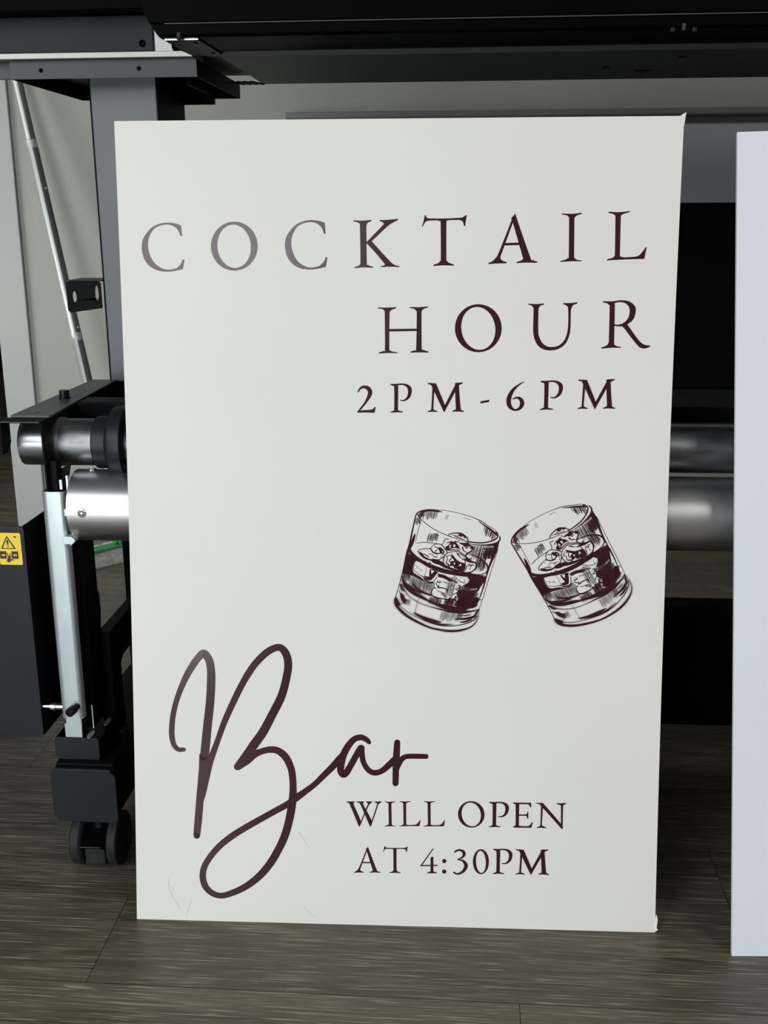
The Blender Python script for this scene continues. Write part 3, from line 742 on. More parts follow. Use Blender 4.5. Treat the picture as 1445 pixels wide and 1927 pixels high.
R 1579,7701,15 1701,7702,27 1848,7771,13
R 1550,7672,15 1701,7675,27 1871,7746,13
S 1481,7968 1547,8026 1735,7952 1885,8011 1810,7933 1661,7893 1549,7835 1455,7776
R 416,8138,27 530,8014,48 663,7939,48 833,7874,32
R 237,8164,32 398,8032,48 606,7919,23
S 161,8345 209,8241 304,8088 474,7956 644,7862 758,7777 607,7833 418,7917 257,8050 186,8164
R 190,8145,19 257,8050,44 418,7927,65 607,7827,57 796,7739,44 1004,7655,73 1212,7591,128 1363,7554,140 1514,7518,120 1665,7506,53 1834,7535,27 1918,7574,15
R 152,8125,15 229,7973,19 343,7840,15 551,7708,15 797,7618,15 1024,7560,27 1289,7496,32 1515,7479,19
S 1174,7648 1400,7622 1663,7663 1833,7627 1627,7548 1477,7488 1288,7515 1156,7580
R 1664,7587,19 1796,7608,27 1889,7666,23
R 12,7788,32 7,7720,36 60,7606,57 231,7434,57 478,7279,53 801,7133,40 1066,7075,44 1293,7053,53 1519,7075,48 1726,7145,32 1847,7253,21 1902,7378,15 1919,7532,11
S 18,7845 59,7798 136,7664 117,7625 79,7615 12,7711
R 98,7660,13 288,7489,13 610,7324,15 914,7212,21 1159,7176,25 1405,7184,17 1612,7225,19 1799,7310,23 1892,7417,17
S 131,7933 201,7886 239,7800 305,7753 239,7733 253,7669 173,7732 135,7818
R 134,8125,32 162,8020,40 210,7963,19
R 96,7990,11 134,7914,19 172,7857,15
R 195,7781,7 178,7713,11 162,7644,6
R 219,7778,7 205,7718,11 190,7657,6
R 241,7773,7 227,7715,11 214,7658,6
R 261,7770,7 250,7719,11 238,7669,6
R 279,7770,7 264,7707,11 249,7644,6
R 303,7782,7 290,7729,11 278,7677,6
R 321,7764,7 305,7697,11 290,7630,6
R 344,7799,7 328,7728,11 312,7658,6
R 361,7765,7 344,7692,11 327,7620,6
R 439,7479,19 515,7428,44 686,7353,57 913,7285,57 1064,7252,23
R 487,7428,15 705,7305,23 1027,7213,32 1329,7213,11
R 1384,7333,23 1554,7339,44 1742,7367,57 1854,7426,32
R 1489,7262,19 1630,7279,40 1761,7329,23
R 1909,7561,27 1854,7455,44 1817,7377,32
R 1478,7412,11 1666,7424,23 1741,7444,13
R 1086,7511,7 1063,7411,11 1039,7310,6
R 1111,7514,7 1085,7398,11 1058,7282,6
R 1147,7498,7 1120,7380,11 1093,7262,6
R 1170,7508,7 1145,7400,11 1120,7292,6
R 1201,7494,7 1181,7406,11 1161,7318,6
R 1226,7527,7 1201,7418,11 1176,7310,6
R 1253,7515,7 1224,7387,11 1195,7259,6
R 1285,7514,7 1257,7391,11 1229,7268,6
R 1321,7485,7 1296,7374,11 1271,7262,6
R 1347,7507,7 1324,7407,11 1302,7307,6
R 1375,7510,7 1355,7425,11 1336,7340,6
R 1401,7483,7 1378,7383,11 1356,7283,6
R 1444,7499,7 1421,7397,11 1398,7296,6
R 1463,7489,7 1437,7374,11 1411,7260,6
R 1489,7494,7 1464,7385,11 1439,7276,6
R 1472,7503,9 1454,7426,13 1436,7348,6
R 1501,7487,9 1484,7410,13 1466,7332,6
R 1533,7472,9 1519,7408,13 1504,7344,6
R 1545,7492,9 1527,7411,13 1509,7330,6
R 541,7804,9 467,7485,9''',
'tumbler_b': '''S 3115,8331 3263,8321 3499,8338 3756,8387 3998,8477 4240,8619 4469,8775 4696,8984 4756,9118 4723,9061 4489,8886 4261,8730 4016,8591 3763,8486 3513,8403 3311,8377 3156,8394 3091,8401
S 3115,8317 3334,8327 3499,8338 3394,8303 3382,8244 3458,8115 3545,8062 3734,8090 3828,8075 3909,8091 3984,8199 4031,8171 3939,8087 3777,8044 3578,7987 3456,7929 3354,7875 3215,8118
S 4469,8788 4643,8935 4779,9086 4874,8949 4910,8798 4837,8941 4863,8781 4723,8639 4622,8587 4542,8566 4582,8682 4569,8762
S 4609,8416 4723,8533 4864,8649 4837,8546 4803,8449 4931,8526 4984,8602 5058,8550 5091,8409 4957,8286 4864,8173 4716,8090 4709,8204 4662,8306
S 4689,8145 4730,8262 4797,8297 4850,8187 4823,8110
R 2643,9071,23 2809,8802,31 3011,8486,44 3108,8311,56 3241,8089,48 3371,7864,23 3515,7598,15 3655,7328,21
S 2919,8758 2983,8698 3070,8539 3100,8409 3102,8332 3019,8494 2943,8661
S 4423,9861 4483,9772 4559,9632 4676,9320 4803,9055 4843,8947 4770,9064 4669,9235 4583,9418 4492,9571 4403,9699 4276,9584 4086,9442 4256,9605 4383,9759
R 4529,9710,11 4803,9173,13 5037,8730,13 5209,8386,11
R 4676,9241,19 4843,8974,23 4944,8776,27 5038,8572,19
R 4803,8884,27 4863,8729,36 4850,8611,19
R 2684,9042,11 2825,9013,13 2944,8820,11 3077,8599,8
R 2650,9064,27 2637,9131,31 2665,9222,31 2753,9342,27 2864,9437,27 3015,9516,15
R 2861,9440,13 3061,9600,11 3306,9738,11 3566,9858,13 3794,9934,19 3970,9958,15 4143,9985,13 4279,9973,15
R 2644,9124,21 2691,9101,17 2798,9081,15 3043,9088,15 3299,9136,15 3565,9226,17 3813,9335,21 4019,9460,31 4185,9600,31 4292,9750,31 4330,9868,31 4303,9948,23 4210,9967,19
R 3765,9898,13 3936,9915,31 4096,9930,48 4230,9933,40 4316,9921,19
R 4346,9961,23 4410,9888,36 4393,9774,31 4263,9598,31 4068,9434,19 3887,9335,11
R 2691,9114,23 2706,9232,40 2793,9353,31 2944,9458,23 3031,9526,11
R 2674,9162,11 2709,9101,17 2744,9041,8
R 2693,9173,11 2729,9112,17 2764,9052,8
R 2700,9178,11 2732,9124,17 2763,9070,8
R 2696,9218,11 2734,9154,17 2772,9090,8
R 2720,9217,11 2749,9168,17 2777,9119,8
R 2726,9239,11 2751,9195,17 2777,9152,8
R 2751,9233,11 2789,9169,17 2827,9104,8
R 2721,9291,7 2770,9206,11 2820,9121,6
R 2735,9311,7 2773,9248,11 2810,9184,6
R 2758,9320,7 2797,9254,11 2835,9188,6
R 2775,9332,7 2827,9245,11 2878,9158,6
R 2800,9334,7 2845,9258,11 2890,9181,6
R 2808,9341,7 2861,9252,11 2913,9162,6
R 2819,9371,7 2871,9283,11 2922,9195,6
R 2824,9384,7 2862,9319,11 2900,9255,6
R 2848,9382,7 2889,9313,11 2929,9244,6
R 2855,9402,7 2903,9321,11 2950,9240,6
R 2876,9413,7 2926,9328,11 2977,9242,6
R 2897,9420,7 2941,9345,11 2984,9271,6
R 2891,9450,7 2944,9360,11 2997,9270,6
R 2911,9469,7 2962,9383,11 3013,9297,6
R 2941,9467,7 2983,9396,11 3024,9325,6
R 3145,9538,8 3191,9436,6
R 3172,9562,8 3229,9444,6
R 3468,9738,8 3615,9806,8
R 3935,9922,8 3970,9862,13 4006,9802,6
R 3985,9909,8 4024,9844,13 4062,9778,6
R 3996,9922,8 4049,9833,13 4102,9744,6
R 4022,9911,8 4067,9835,13 4112,9760,6
R 4042,9911,8 4091,9829,13 4140,9746,6
R 4079,9910,8 4114,9850,13 4150,9789,6
R 4082,9920,8 4123,9850,13 4165,9780,6
R 4124,9913,8 4165,9844,13 4206,9774,6
R 4125,9932,8 4166,9863,13 4207,9794,6
R 4138,9937,8 4174,9876,13 4211,9815,6
R 4168,9939,8 4221,9849,13 4275,9758,6
R 4191,9930,8 4245,9840,13 4298,9749,6
R 4220,9930,8 4260,9864,13 4299,9797,6
R 4244,9937,8 4287,9863,13 4331,9790,6
R 4092,9428,7 4173,9291,11 4254,9155,6
R 4113,9442,7 4191,9310,11 4270,9177,6
R 4142,9444,7 4224,9306,11 4306,9168,6
R 4151,9463,7 4209,9367,11 4266,9270,6
R 4156,9476,7 4235,9343,11 4314,9210,6
R 4188,9476,7 4271,9336,11 4354,9195,6
R 4196,9504,7 4264,9391,11 4331,9277,6
R 4203,9521,7 4271,9407,11 4339,9292,6
R 4217,9530,7 4275,9431,11 4334,9333,6
R 4242,9541,7 4324,9403,11 4407,9264,6
R 4238,9566,7 4302,9458,11 4366,9350,6
R 4271,9556,7 4348,9426,11 4425,9296,6
R 4283,9573,7 4360,9443,11 4437,9313,6
R 4299,9590,7 4373,9466,11 4446,9342,6
R 4298,9614,7 4373,9488,11 4447,9362,6
R 4324,9617,7 4400,9488,11 4477,9359,6
R 4335,9630,7 4417,9493,11 4499,9355,6
R 4349,9649,7 4403,9557,11 4458,9465,6
R 4358,9662,7 4431,9538,11 4505,9414,6
R 4385,9671,7 4458,9548,11 4532,9425,6
R 4394,9682,7 4467,9560,11 4540,9437,6
R 4415,9697,7 4479,9589,11 4543,9480,6
R 4432,9707,7 4507,9582,11 4581,9457,6
R 4435,9734,7 4505,9617,11 4574,9501,6
R 4454,9730,7 4532,9598,11 4611,9465,6
R 4464,9752,7 4539,9627,11 4613,9502,6
R 4340,9522,13 4392,9434,21 4444,9346,10
R 4349,9550,13 4414,9441,21 4479,9331,10
R 4376,9563,13 4444,9449,21 4512,9335,10
R 4386,9597,13 4434,9515,21 4483,9434,10
R 4405,9611,13 4469,9503,21 4534,9394,10
R 4424,9638,13 4488,9530,21 4552,9423,10
R 4443,9654,13 4496,9564,21 4550,9474,10
R 4463,9666,13 4519,9572,21 4575,9478,10
R 4271,9346,7 4349,9214,11 4427,9083,6
R 4293,9359,7 4395,9188,11 4497,9016,6
R 4293,9390,7 4407,9198,11 4521,9006,6
R 4322,9395,7 4410,9247,11 4498,9098,6
R 4335,9409,7 4446,9222,11 4557,9035,6
R 4344,9431,7 4445,9260,11 4547,9088,6
R 4378,9437,7 4469,9285,11 4560,9132,6
R 4395,9461,7 4505,9275,11 4616,9089,6
R 4409,9476,7 4512,9303,11 4615,9129,6
R 4000,9330,7 4047,9251,11 4093,9173,6
R 4020,9345,7 4073,9255,11 4127,9165,6
R 4012,9370,7 4064,9282,11 4116,9194,6
R 4039,9362,7 4085,9285,11 4131,9208,6
R 4059,9366,7 4106,9287,11 4153,9208,6
R 4056,9398,7 4099,9325,11 4142,9252,6
R 4072,9404,7 4125,9314,11 4179,9224,6
R 4095,9414,7 4148,9326,11 4200,9238,6
R 4100,9424,7 4153,9333,11 4207,9243,6
R 4266,9509,8 4380,9605,19 4449,9689,11
R 4282,9484,8 4400,9584,19 4468,9670,11
R 4328,9488,8 4420,9563,19 4487,9650,11
R 4329,9449,8 4440,9542,19 4505,9631,11
R 4340,9420,8 4460,9521,19 4524,9611,11
R 4368,9406,8 4480,9500,19 4543,9591,11
R 4374,9372,8 4500,9479,19 4561,9572,11
R 4414,9369,8 4520,9458,19 4580,9552,11
R 4427,9342,8 4540,9437,19 4599,9532,11
R 3161,8946,7 3213,8858,11 3265,8770,6
R 3159,8974,7 3206,8894,11 3253,8814,6
R 3182,8996,7 3234,8908,11 3286,8820,6
R 3212,8984,7 3251,8917,11 3291,8849,6
R 3214,9013,7 3262,8930,11 3311,8848,6
R 3240,9022,7 3288,8940,11 3336,8858,6
R 3238,9044,7 3290,8957,11 3341,8869,6
R 3258,9062,7 3301,8989,11 3344,8915,6
R 3275,9074,7 3321,8997,11 3366,8919,6
R 3284,9099,7 3332,9018,11 3380,8936,6
R 3318,9085,7 3364,9007,11 3409,8930,6
R 3235,9031,15 3343,9063,19
R 3498,9112,15 3572,9153,19
R 3504,9105,11 3544,8997,13 3537,8938,13
R 2694,9038,7 2731,8975,11 2768,8912,6
R 2725,9036,7 2760,8976,11 2795,8916,6
R 2738,9053,7 2776,8988,11 2814,8922,6
R 2754,9072,7 2788,9013,11 2822,8955,6
R 2767,9089,7 2798,9035,11 2830,8981,6
R 2797,9088,7 2827,9038,11 2856,8987,6
R 3104,8610,11 3207,8728,13 3337,8830,13 3463,8910,11 3577,8948,11
R 4115,9188,13 4302,9267,27 4476,9295,40 4603,9279,36 4683,9221,31 4710,9127,23 4629,9001,15 4453,8871,13
R 3062,8480,13 3105,8414,15 3257,8381,15 3509,8408,15 3763,8486,13 4046,8612,13 4304,8764,13 4483,8892,13
R 4409,9260,11 4563,9243,15 4623,9192,13
R 4339,9232,7 4390,9146,11 4441,9059,6
R 4360,9245,7 4422,9140,11 4484,9036,6
R 4389,9241,7 4442,9151,11 4496,9060,6
R 4412,9246,7 4457,9171,11 4502,9095,6
R 4433,9267,7 4476,9195,11 4519,9122,6
R 4468,9263,7 4527,9163,11 4586,9064,6
R 4489,9259,7 4546,9161,11 4604,9064,6
R 4501,9298,7 4558,9201,11 4615,9105,6
R 4538,9288,7 4584,9210,11 4631,9132,6
w 3257,8494 3306,8623 3421,8741 3402,8828 3463,8910 3548,8953 3725,8912 3765,8909 3764,8751 3730,8627 3554,8493 3413,8457
R 3257,8494,19 3279,8572,17 3363,8669,15 3423,8739,15 3413,8830,19 3464,8908,17 3541,8947,19 3671,8929,21 3749,8905,23 3764,8777,19 3723,8634,19 3585,8514,23 3453,8467,27 3345,8474,27 3257,8494,19
R 3414,8721,27 3535,8700,31 3630,8733,19
R 3442,8825,17 3536,8832,19 3562,8725,17 3643,8772,27 3684,8835,23
R 3325,8509,36 3440,8481,44 3541,8508,31
R 3386,8538,15 3481,8545,19 3548,8553,15
R 3590,8881,40 3691,8868,36 3711,8781,19
R 3508,8649,15 3616,8642,15 3683,8677,19
S 3516,8853 3610,8873 3697,8821 3623,8806
S 3577,8522 3649,8606 3797,8662 3938,8673 3858,8599 3723,8528
w 3492,9224 3559,9338 3690,9438 3808,9446 3917,9414 3813,9335 3635,9258
R 3493,9218,19 3515,9279,23 3574,9349,23 3674,9429,36 3781,9448,27 3874,9428,23 3920,9412,19
R 3546,9273,13 3619,9301,15 3633,9261,13
S 3640,9385 3741,9450 3834,9431 3767,9383 3687,9362
R 3593,9303,15 3740,9332,27 3847,9377,19
w 3727,9399 3774,9428 3790,9398 3755,9377
w 3518,9091 3625,9162 3861,9284 4107,9372 4121,9273 4094,9157 3940,9147 3779,9000 3644,8957 3591,9040
S 3621,9146 3729,9212 3833,9181 3927,9161 3799,9085 3745,8983 3678,8948 3631,8971 3658,9061
S 3793,9250 3941,9358 4102,9386 4128,9318 4061,9310 3954,9265 3874,9218
w 3726,9136 3766,9159 3799,9111 3759,9087
w 3773,9218 3894,9262 3947,9232 3847,9193
w 3678,9053 3699,9098 3745,9036 3718,8998
w 3981,9316 4051,9347 4055,9304 3994,9275
R 3921,9221,31 3981,9184,27 4074,9191,19
R 4102,9373,19 4122,9286,23 4094,9170,27 4128,9108,23
R 3685,8941,15 3752,8976,23 3826,9056,23 3930,9132,19
w 3744,8825 3776,8950 3940,9095 4168,9119 4395,9142 4469,9039 4449,8902 4321,8798 4113,8727 3952,8658 3849,8683
R 3849,8683,23 3778,8789,23 3772,8902,21 3843,9012,19 3943,9092,23 4101,9110,23 4275,9111,27 4395,9142,31 4469,9052,27 4455,8921,27 4355,8816,31 4140,8725,27 3963,8647,27 3849,8683,23
S 3832,8957 3940,8937 4074,8927 4241,8988 4308,8905 4319,8814 4200,8767 4060,8757 4006,8734 3959,8810 4006,8866 3899,8900
w 4154,8843 4154,8922 4201,8886
w 4020,8826 4060,8849 4073,8796
S 3900,9032 4000,9084 4188,9097 4382,9130 4275,9059 4114,9017 3993,9012
w 3947,9048 4061,9073 4161,9073 4081,9026
R 3805,8814,15 3872,8796,19 3898,8715,23 3992,8722,27 4046,8745,23
R 3819,8905,13 3913,8886,19 3926,8792,21 4006,8787,23
R 4288,8992,19 4328,8897,23 4328,8818,19
R 4355,9027,13 4402,8938,15
R 4395,9090,23 4342,9041,15 4328,8976,13
S 3831,8653 3979,8683 4200,8741 4315,8805 4220,8719 3992,8616 3831,8574
S 4328,8791 4406,8868 4502,8924 4402,8819
R 3727,8807,7 3737,8835,17 3744,8843,7
R 3435,8715,7 3442,8715,11 3463,8721,7
R 3366,8522,7 3395,8518,13 3436,8521,7
R 3558,8724,7 3576,8708,11 3601,8708,7
R 3573,8732,7 3597,8728,16 3625,8715,7
R 3469,8560,7 3479,8565,18 3499,8573,7
R 3435,8541,7 3446,8551,11 3465,8545,7
R 3516,8764,7 3542,8752,10 3565,8752,7
R 3536,8841,7 3551,8878,11 3568,8904,7
R 3727,8822,7 3744,8823,12 3761,8817,7
R 3477,8611,7 3493,8616,17 3510,8639,7
R 3626,8804,7 3654,8798,18 3678,8793,7
R 3418,8720,7 3421,8726,15 3427,8754,7
R 3540,8862,7 3571,8880,15 3601,8893,7
R 3315,8608,7 3329,8620,11 3336,8646,7
R 3393,8641,7 3399,8655,10 3412,8675,7
R 3929,9319,9 3960,9311,26 3986,9297,9
R 3691,9016,9 3709,9044,15 3730,9058,9
R 3594,9054,9 3606,9083,17 3609,9096,9
R 3757,9187,9 3780,9186,22 3818,9187,9
R 3975,9281,9 3993,9300,24 4036,9319,9
R 3701,9205,9 3735,9220,14 3771,9229,9
R 3708,8965,9 3731,8978,13 3772,8995,9
R 3699,9199,9 3705,9220,13 3727,9234,9
R 3918,9363,9 3933,9378,17 3959,9381,9
R 3669,9032,9 3697,9031,12 3722,9014,9
R 3812,9178,9 3837,9183,26 3854,9191,9
R 3725,9110,9 3736,9105,14 3762,9104,9
R 3942,9201,9 3944,9210,13 3964,9223,9
R 3786,9129,9 3791,9149,15 3803,9151,9
R 3706,9115,9 3716,9130,21 3723,9157,9
R 3961,9266,9 3992,9259,22 4016,9263,9
R 3992,9273,9 4014,9279,14 4031,9275,9
R 3599,9077,9 3609,9102,24 3636,9121,9
R 3750,9255,9 3758,9263,26 3760,9285,9
R 3799,9241,9 3809,9257,21 3836,9263,9
R 4293,8994,8 4301,9011,17 4312,9041,8
R 4359,9022,8 4372,9046,17 4375,9059,8
R 4132,8828,8 4165,8823,12 4182,8809,8
R 4214,9067,8 4219,9095,17 4234,9136,8
R 4237,9101,8 4245,9112,16 4259,9133,8
R 4143,9087,8 4168,9100,22 4171,9111,8
R 4122,8992,8 4130,9028,13 4151,9050,8
R 3968,8702,8 3987,8702,20 4003,8691,8
R 4284,9035,8 4300,9026,19 4329,9030,8
R 3927,8820,8 3933,8829,17 3946,8839,8
R 4160,9027,8 4199,9015,20 4221,8999,8
R 4182,8859,8 4205,8877,15 4223,8892,8
R 3807,8853,8 3834,8870,15 3848,8887,8
R 4230,9150,8 4250,9151,24 4260,9151,8
R 4315,9033,8 4344,9032,18 4377,9021,8
R 4206,9146,8 4223,9140,16 4256,9123,8
R 3988,8750,8 4022,8743,12 4057,8729,8
R 4190,8982,8 4214,8992,15 4235,8984,8
R 4020,8794,8 4042,8787,14 4054,8784,8
R 3915,8725,8 3952,8723,17 3985,8713,8
R 4204,8828,8 4225,8837,13 4231,8856,8
R 3793,8827,8 3810,8836,19 3845,8843,8
R 4204,8930,8 4223,8926,24 4234,8931,8
R 4097,8757,8 4132,8756,22 4168,8768,8
R 3987,9011,8 3986,9025,19 4005,9039,8
R 3980,8694,8 4021,8694,23 4047,8693,8
R 3789,9421,7 3793,9416,12 3819,9408,7
R 3654,9317,7 3678,9316,16 3716,9323,7
R 3633,9339,7 3657,9347,21 3676,9350,7
R 3753,9453,7 3777,9455,15 3815,9450,7
R 3666,9296,7 3685,9286,18 3710,9281,7
R 3750,9391,7 3769,9410,10 3779,9421,7
R 3650,9340,7 3657,9345,15 3680,9344,7
R 3790,9431,7 3811,9449,19 3846,9473,7
R 3526,8419,9 3533,8425,18 3547,8436,9
R 3598,8616,9 3618,8645,14 3639,8675,9
R 3618,8468,9 3636,8466,24 3670,8472,9
R 3627,8542,9 3651,8542,13 3683,8525,9
R 3700,8642,9 3737,8641,27 3766,8626,9
R 3741,8592,9 3761,8612,27 3770,8648,9
R 3551,8505,9 3566,8518,14 3583,8542,9
R 3542,8490,9 3560,8510,15 3557,8532,9
R 3536,8416,9 3554,8404,26 3589,8394,9
R 3710,8722,9 3722,8735,18 3734,8761,9
w 3379,8273 3468,8317 3574,8340 3749,8373 3775,8313 3853,8225 3750,8179 3770,8136 3707,8118 3494,8108 3438,8149
R 3384,8273,11 3422,8201,11 3480,8123,13 3613,8111,11 3754,8135,19 3815,8111,23 3923,8130,31
R 3641,8375,8 3728,8243,11 3750,8179,11
R 3442,8230,11 3473,8206,11
R 3507,8181,11 3496,8205,11
R 3484,8233,11 3519,8205,11
R 3530,8195,11 3542,8205,11
R 3541,8213,11 3565,8205,11
R 3577,8202,11 3588,8205,11
R 3587,8226,11 3610,8204,11
R 3607,8221,11 3633,8204,11
R 3654,8194,11 3656,8204,11
S 3739,8364 3832,8412 3935,8432 3944,8374 3957,8241 3930,8176 3835,8129 3761,8168 3856,8214
w 3776,8366 3846,8398 3849,8301
w 3928,8413 3954,8423 3977,8206 3943,8136 3943,8268
S 3870,8320 3904,8390 3930,8282 3896,8225
w 3977,8259 3988,8328 4078,8392 4249,8477 4435,8520 4520,8514 4575,8438 4666,8323 4692,8222 4494,8085 4339,7983 4211,7945 4138,8004 4111,8118
R 3985,8330,15 4011,8224,13 4098,8132,13 4127,8026,19 4191,7953,27 4299,7972,36 4414,8038,23 4575,8160,19 4679,8236,15
R 3951,8394,23 4085,8464,31 4253,8499,19 4421,8534,15
S 3964,8393 4119,8482 4307,8495 4253,8446 4092,8404 4011,8357
R 4051,8261,19 4098,8265,27 4132,8322,23
R 4064,8234,19 4111,8197,21 4165,8220,17 4165,8167,31 4253,8234,27 4360,8280,23 4380,8246,27
R 4225,8103,13 4313,8144,17 4394,8165,15 4313,8117,13 4427,8130,17 4416,8101,13
R 4104,8111,21 4154,8125,27
R 4047,8277,13 4069,8285,11
R 4071,8323,13 4100,8300,11
R 4120,8322,13 4131,8315,11
R 4153,8324,13 4162,8331,11
R 4168,8369,13 4193,8346,11
R 4192,8379,13 4223,8361,11
R 4232,8378,13 4254,8376,11
R 4254,8388,13 4285,8391,11
R 4308,8397,13 4316,8406,11
R 4338,8433,13 4347,8421,11
R 4374,8426,13 4378,8436,11
R 4423,8439,13 4409,8452,11
R 4429,8483,13 4440,8467,11
R 4468,8455,13 4471,8482,11
R 4461,8518,23 4529,8500,27 4488,8410,19 4569,8405,23 4528,8262,19
R 4542,8460,19 4589,8344,27 4669,8312,23
R 4609,8283,36 4649,8214,36 4729,8209,27
w 4234,8613 4348,8665 4538,8760 4560,8666 4435,8599 4338,8569
R 4234,8613,13 4428,8606,15 4553,8660,13
R 4475,8715,11 4515,8647,11
R 4182,8515,7 4313,8293,11 4444,8071,6
R 4207,8522,7 4335,8306,11 4463,8089,6
R 4219,8532,7 4356,8301,11 4493,8069,6
R 4224,8551,7 4350,8338,11 4476,8125,6
R 4244,8564,7 4361,8365,11 4478,8166,6
R 4252,8573,7 4362,8386,11 4473,8199,6
R 4267,8586,7 4427,8314,11 4588,8042,6
R 4297,8582,7 4447,8328,11 4597,8074,6
R 4310,8595,7 4462,8337,11 4615,8078,6
R 4317,8616,7 4458,8377,11 4600,8138,6
R 4351,8083,6 4371,8102,9 4409,8119,6
R 4432,8321,6 4439,8338,17 4438,8348,6
R 4198,8092,6 4214,8120,11 4223,8147,6
R 4386,8510,6 4384,8539,13 4404,8566,6
R 4487,8201,6 4508,8198,10 4517,8201,6
R 4358,8409,6 4370,8421,17 4375,8427,6
R 4232,8346,6 4244,8372,9 4253,8378,6
R 4173,8332,6 4194,8353,10 4220,8361,6
R 4379,8207,6 4403,8231,11 4425,8234,6
R 4341,8250,6 4368,8245,16 4393,8234,6
R 4395,8425,6 4405,8435,11 4409,8460,6
R 4415,8264,6 4431,8263,9 4445,8251,6
R 4469,8208,6 4487,8220,14 4496,8216,6
R 4348,8398,6 4354,8411,15 4382,8422,6
R 4399,8132,6 4407,8141,16 4412,8170,6
R 4471,8385,6 4470,8409,14 4488,8427,6
R 4555,8612,9 4593,8631,14 4620,8639,9
R 4717,8756,9 4739,8767,19 4745,8767,9
R 4697,8450,9 4716,8436,26 4742,8430,9
R 4762,8454,9 4787,8451,14 4803,8440,9
R 4754,8245,9 4781,8260,20 4795,8267,9
R 4766,8385,9 4786,8405,14 4796,8422,9
R 4722,8377,9 4740,8389,15 4754,8378,9
R 4601,8430,9 4632,8430,14 4667,8444,9
R 4700,8650,9 4709,8667,24 4722,8668,9
R 4732,8455,9 4768,8458,16 4782,8463,9
R 4827,8353,9 4842,8366,14 4846,8395,9
R 4894,8495,9 4911,8503,25 4921,8495,9
R 4784,8615,9 4815,8604,20 4843,8604,9
R 4866,8562,9 4876,8567,24 4900,8559,9
R 4960,8502,9 4962,8532,15 4974,8552,9
R 5033,8559,9 5053,8588,22 5072,8611,9
R 4590,8534,9 4600,8560,20 4602,8590,9
R 4670,8586,9 4697,8583,19 4715,8586,9
R 4672,8750,9 4682,8777,12 4713,8800,9
R 4714,8758,9 4738,8774,20 4754,8781,9
R 4696,8287,9 4731,8288,23 4753,8283,9
R 4913,8604,9 4923,8648,13 4929,8671,9
R 3277,8111,8 3278,8124,17 3301,8130,8
R 3389,7981,8 3414,7991,20 3416,8001,8
R 3316,8035,8 3328,8041,21 3355,8057,8
R 3473,8009,8 3515,8010,21 3536,8014,8
R 3394,8011,8 3430,8019,13 3463,8020,8
R 3303,8080,8 3332,8079,22 3368,8086,8
R 3280,8116,8 3294,8120,11 3323,8126,8
R 3310,8021,8 3321,8027,22 3320,8045,8
R 3430,7946,8 3423,7961,19 3441,7977,8
R 3410,8093,8 3442,8094,18 3459,8087,8
R 3552,7968,8 3627,7841,13 3701,7714,6
R 3578,7987,8 3646,7871,13 3714,7754,6
R 3606,7990,8 3669,7883,13 3732,7776,6
R 3621,7995,8 3703,7855,13 3786,7714,6
R 3636,8010,8 3720,7866,13 3805,7722,6
R 3670,8012,8 3759,7861,13 3848,7709,6
R 3674,8041,8 3757,7900,13 3840,7758,6
R 3712,8038,8 3775,7930,13 3839,7822,6
R 3722,8068,8 3804,7929,13 3885,7790,6
R 3749,8064,8 3825,7935,13 3902,7805,6
R 3766,8072,8 3836,7953,13 3906,7834,6
R 3781,8088,8 3864,7947,13 3947,7806,6
R 3807,8098,8 3871,7990,13 3934,7881,6
R 3831,8118,8 3901,7999,13 3972,7879,6
R 3845,8125,8 3936,7969,13 4028,7813,6
R 3882,8119,8 3950,8004,13 4017,7889,6
R 3910,8125,8 3974,8016,13 4038,7907,6
R 3918,8146,8 4002,8005,13 4085,7863,6
R 3941,8166,8 4003,8060,13 4066,7953,6
R 3971,8156,8 4040,8038,13 4109,7920,6
R 3986,8177,8 4058,8054,13 4131,7932,6
R 4011,8191,8 4090,8056,13 4169,7921,6
R 3194,8236,8 3275,8099,13 3356,7961,6
R 3210,8249,8 3275,8139,13 3340,8028,6
R 3231,8271,8 3301,8151,13 3372,8031,6
R 3240,8290,8 3320,8154,13 3400,8018,6
R 3252,8308,8 3337,8164,13 3421,8020,6
R 3289,8297,8 3375,8151,13 3460,8006,6
R 3299,8320,8 3362,8212,13 3425,8104,6
R 3303,8355,8 3385,8215,13 3467,8075,6
R 3296,7990,10 3366,7872,15 3435,7753,7
R 3328,7991,10 3409,7852,15 3490,7713,7
R 3344,8006,10 3429,7861,15 3514,7716,7
R 3339,8029,10 3419,7893,15 3499,7756,7
R 3373,8031,10 3441,7915,15 3509,7800,7
R 3388,8041,10 3478,7886,15 3569,7731,7
R 3405,8062,10 3483,7930,15 3560,7798,7
R 3418,8079,10 3486,7963,15 3555,7846,7
R 3418,8104,10 3498,7968,15 3577,7833,7
R 3446,8095,10 3524,7962,15 3602,7829,7
R 4193,7896,8 4233,7828,13 4274,7760,6
R 4204,7909,8 4251,7830,13 4298,7750,6
R 4228,7907,8 4264,7846,13 4300,7785,6
R 4238,7927,8 4277,7859,13 4317,7792,6
R 4263,7924,8 4308,7848,13 4352,7772,6
R 4264,7950,8 4305,7880,13 4347,7811,6
R 4294,7941,8 4332,7876,13 4371,7811,6
R 4286,7966,8 4331,7890,13 4376,7814,6
R 4304,7979,8 4340,7917,13 4376,7856,6
R 4323,7990,8 4373,7905,13 4424,7820,6
R 4331,7999,8 4367,7938,13 4403,7877,6
R 4349,8001,8 4402,7909,13 4456,7818,6
R 4359,8016,8 4395,7954,13 4432,7892,6
R 4402,8006,8 4451,7922,13 4501,7839,6
R 4398,8033,8 4448,7948,13 4498,7863,6
R 4460,8117,11 4508,8036,17 4556,7955,8
R 4484,8116,11 4542,8018,17 4599,7920,8
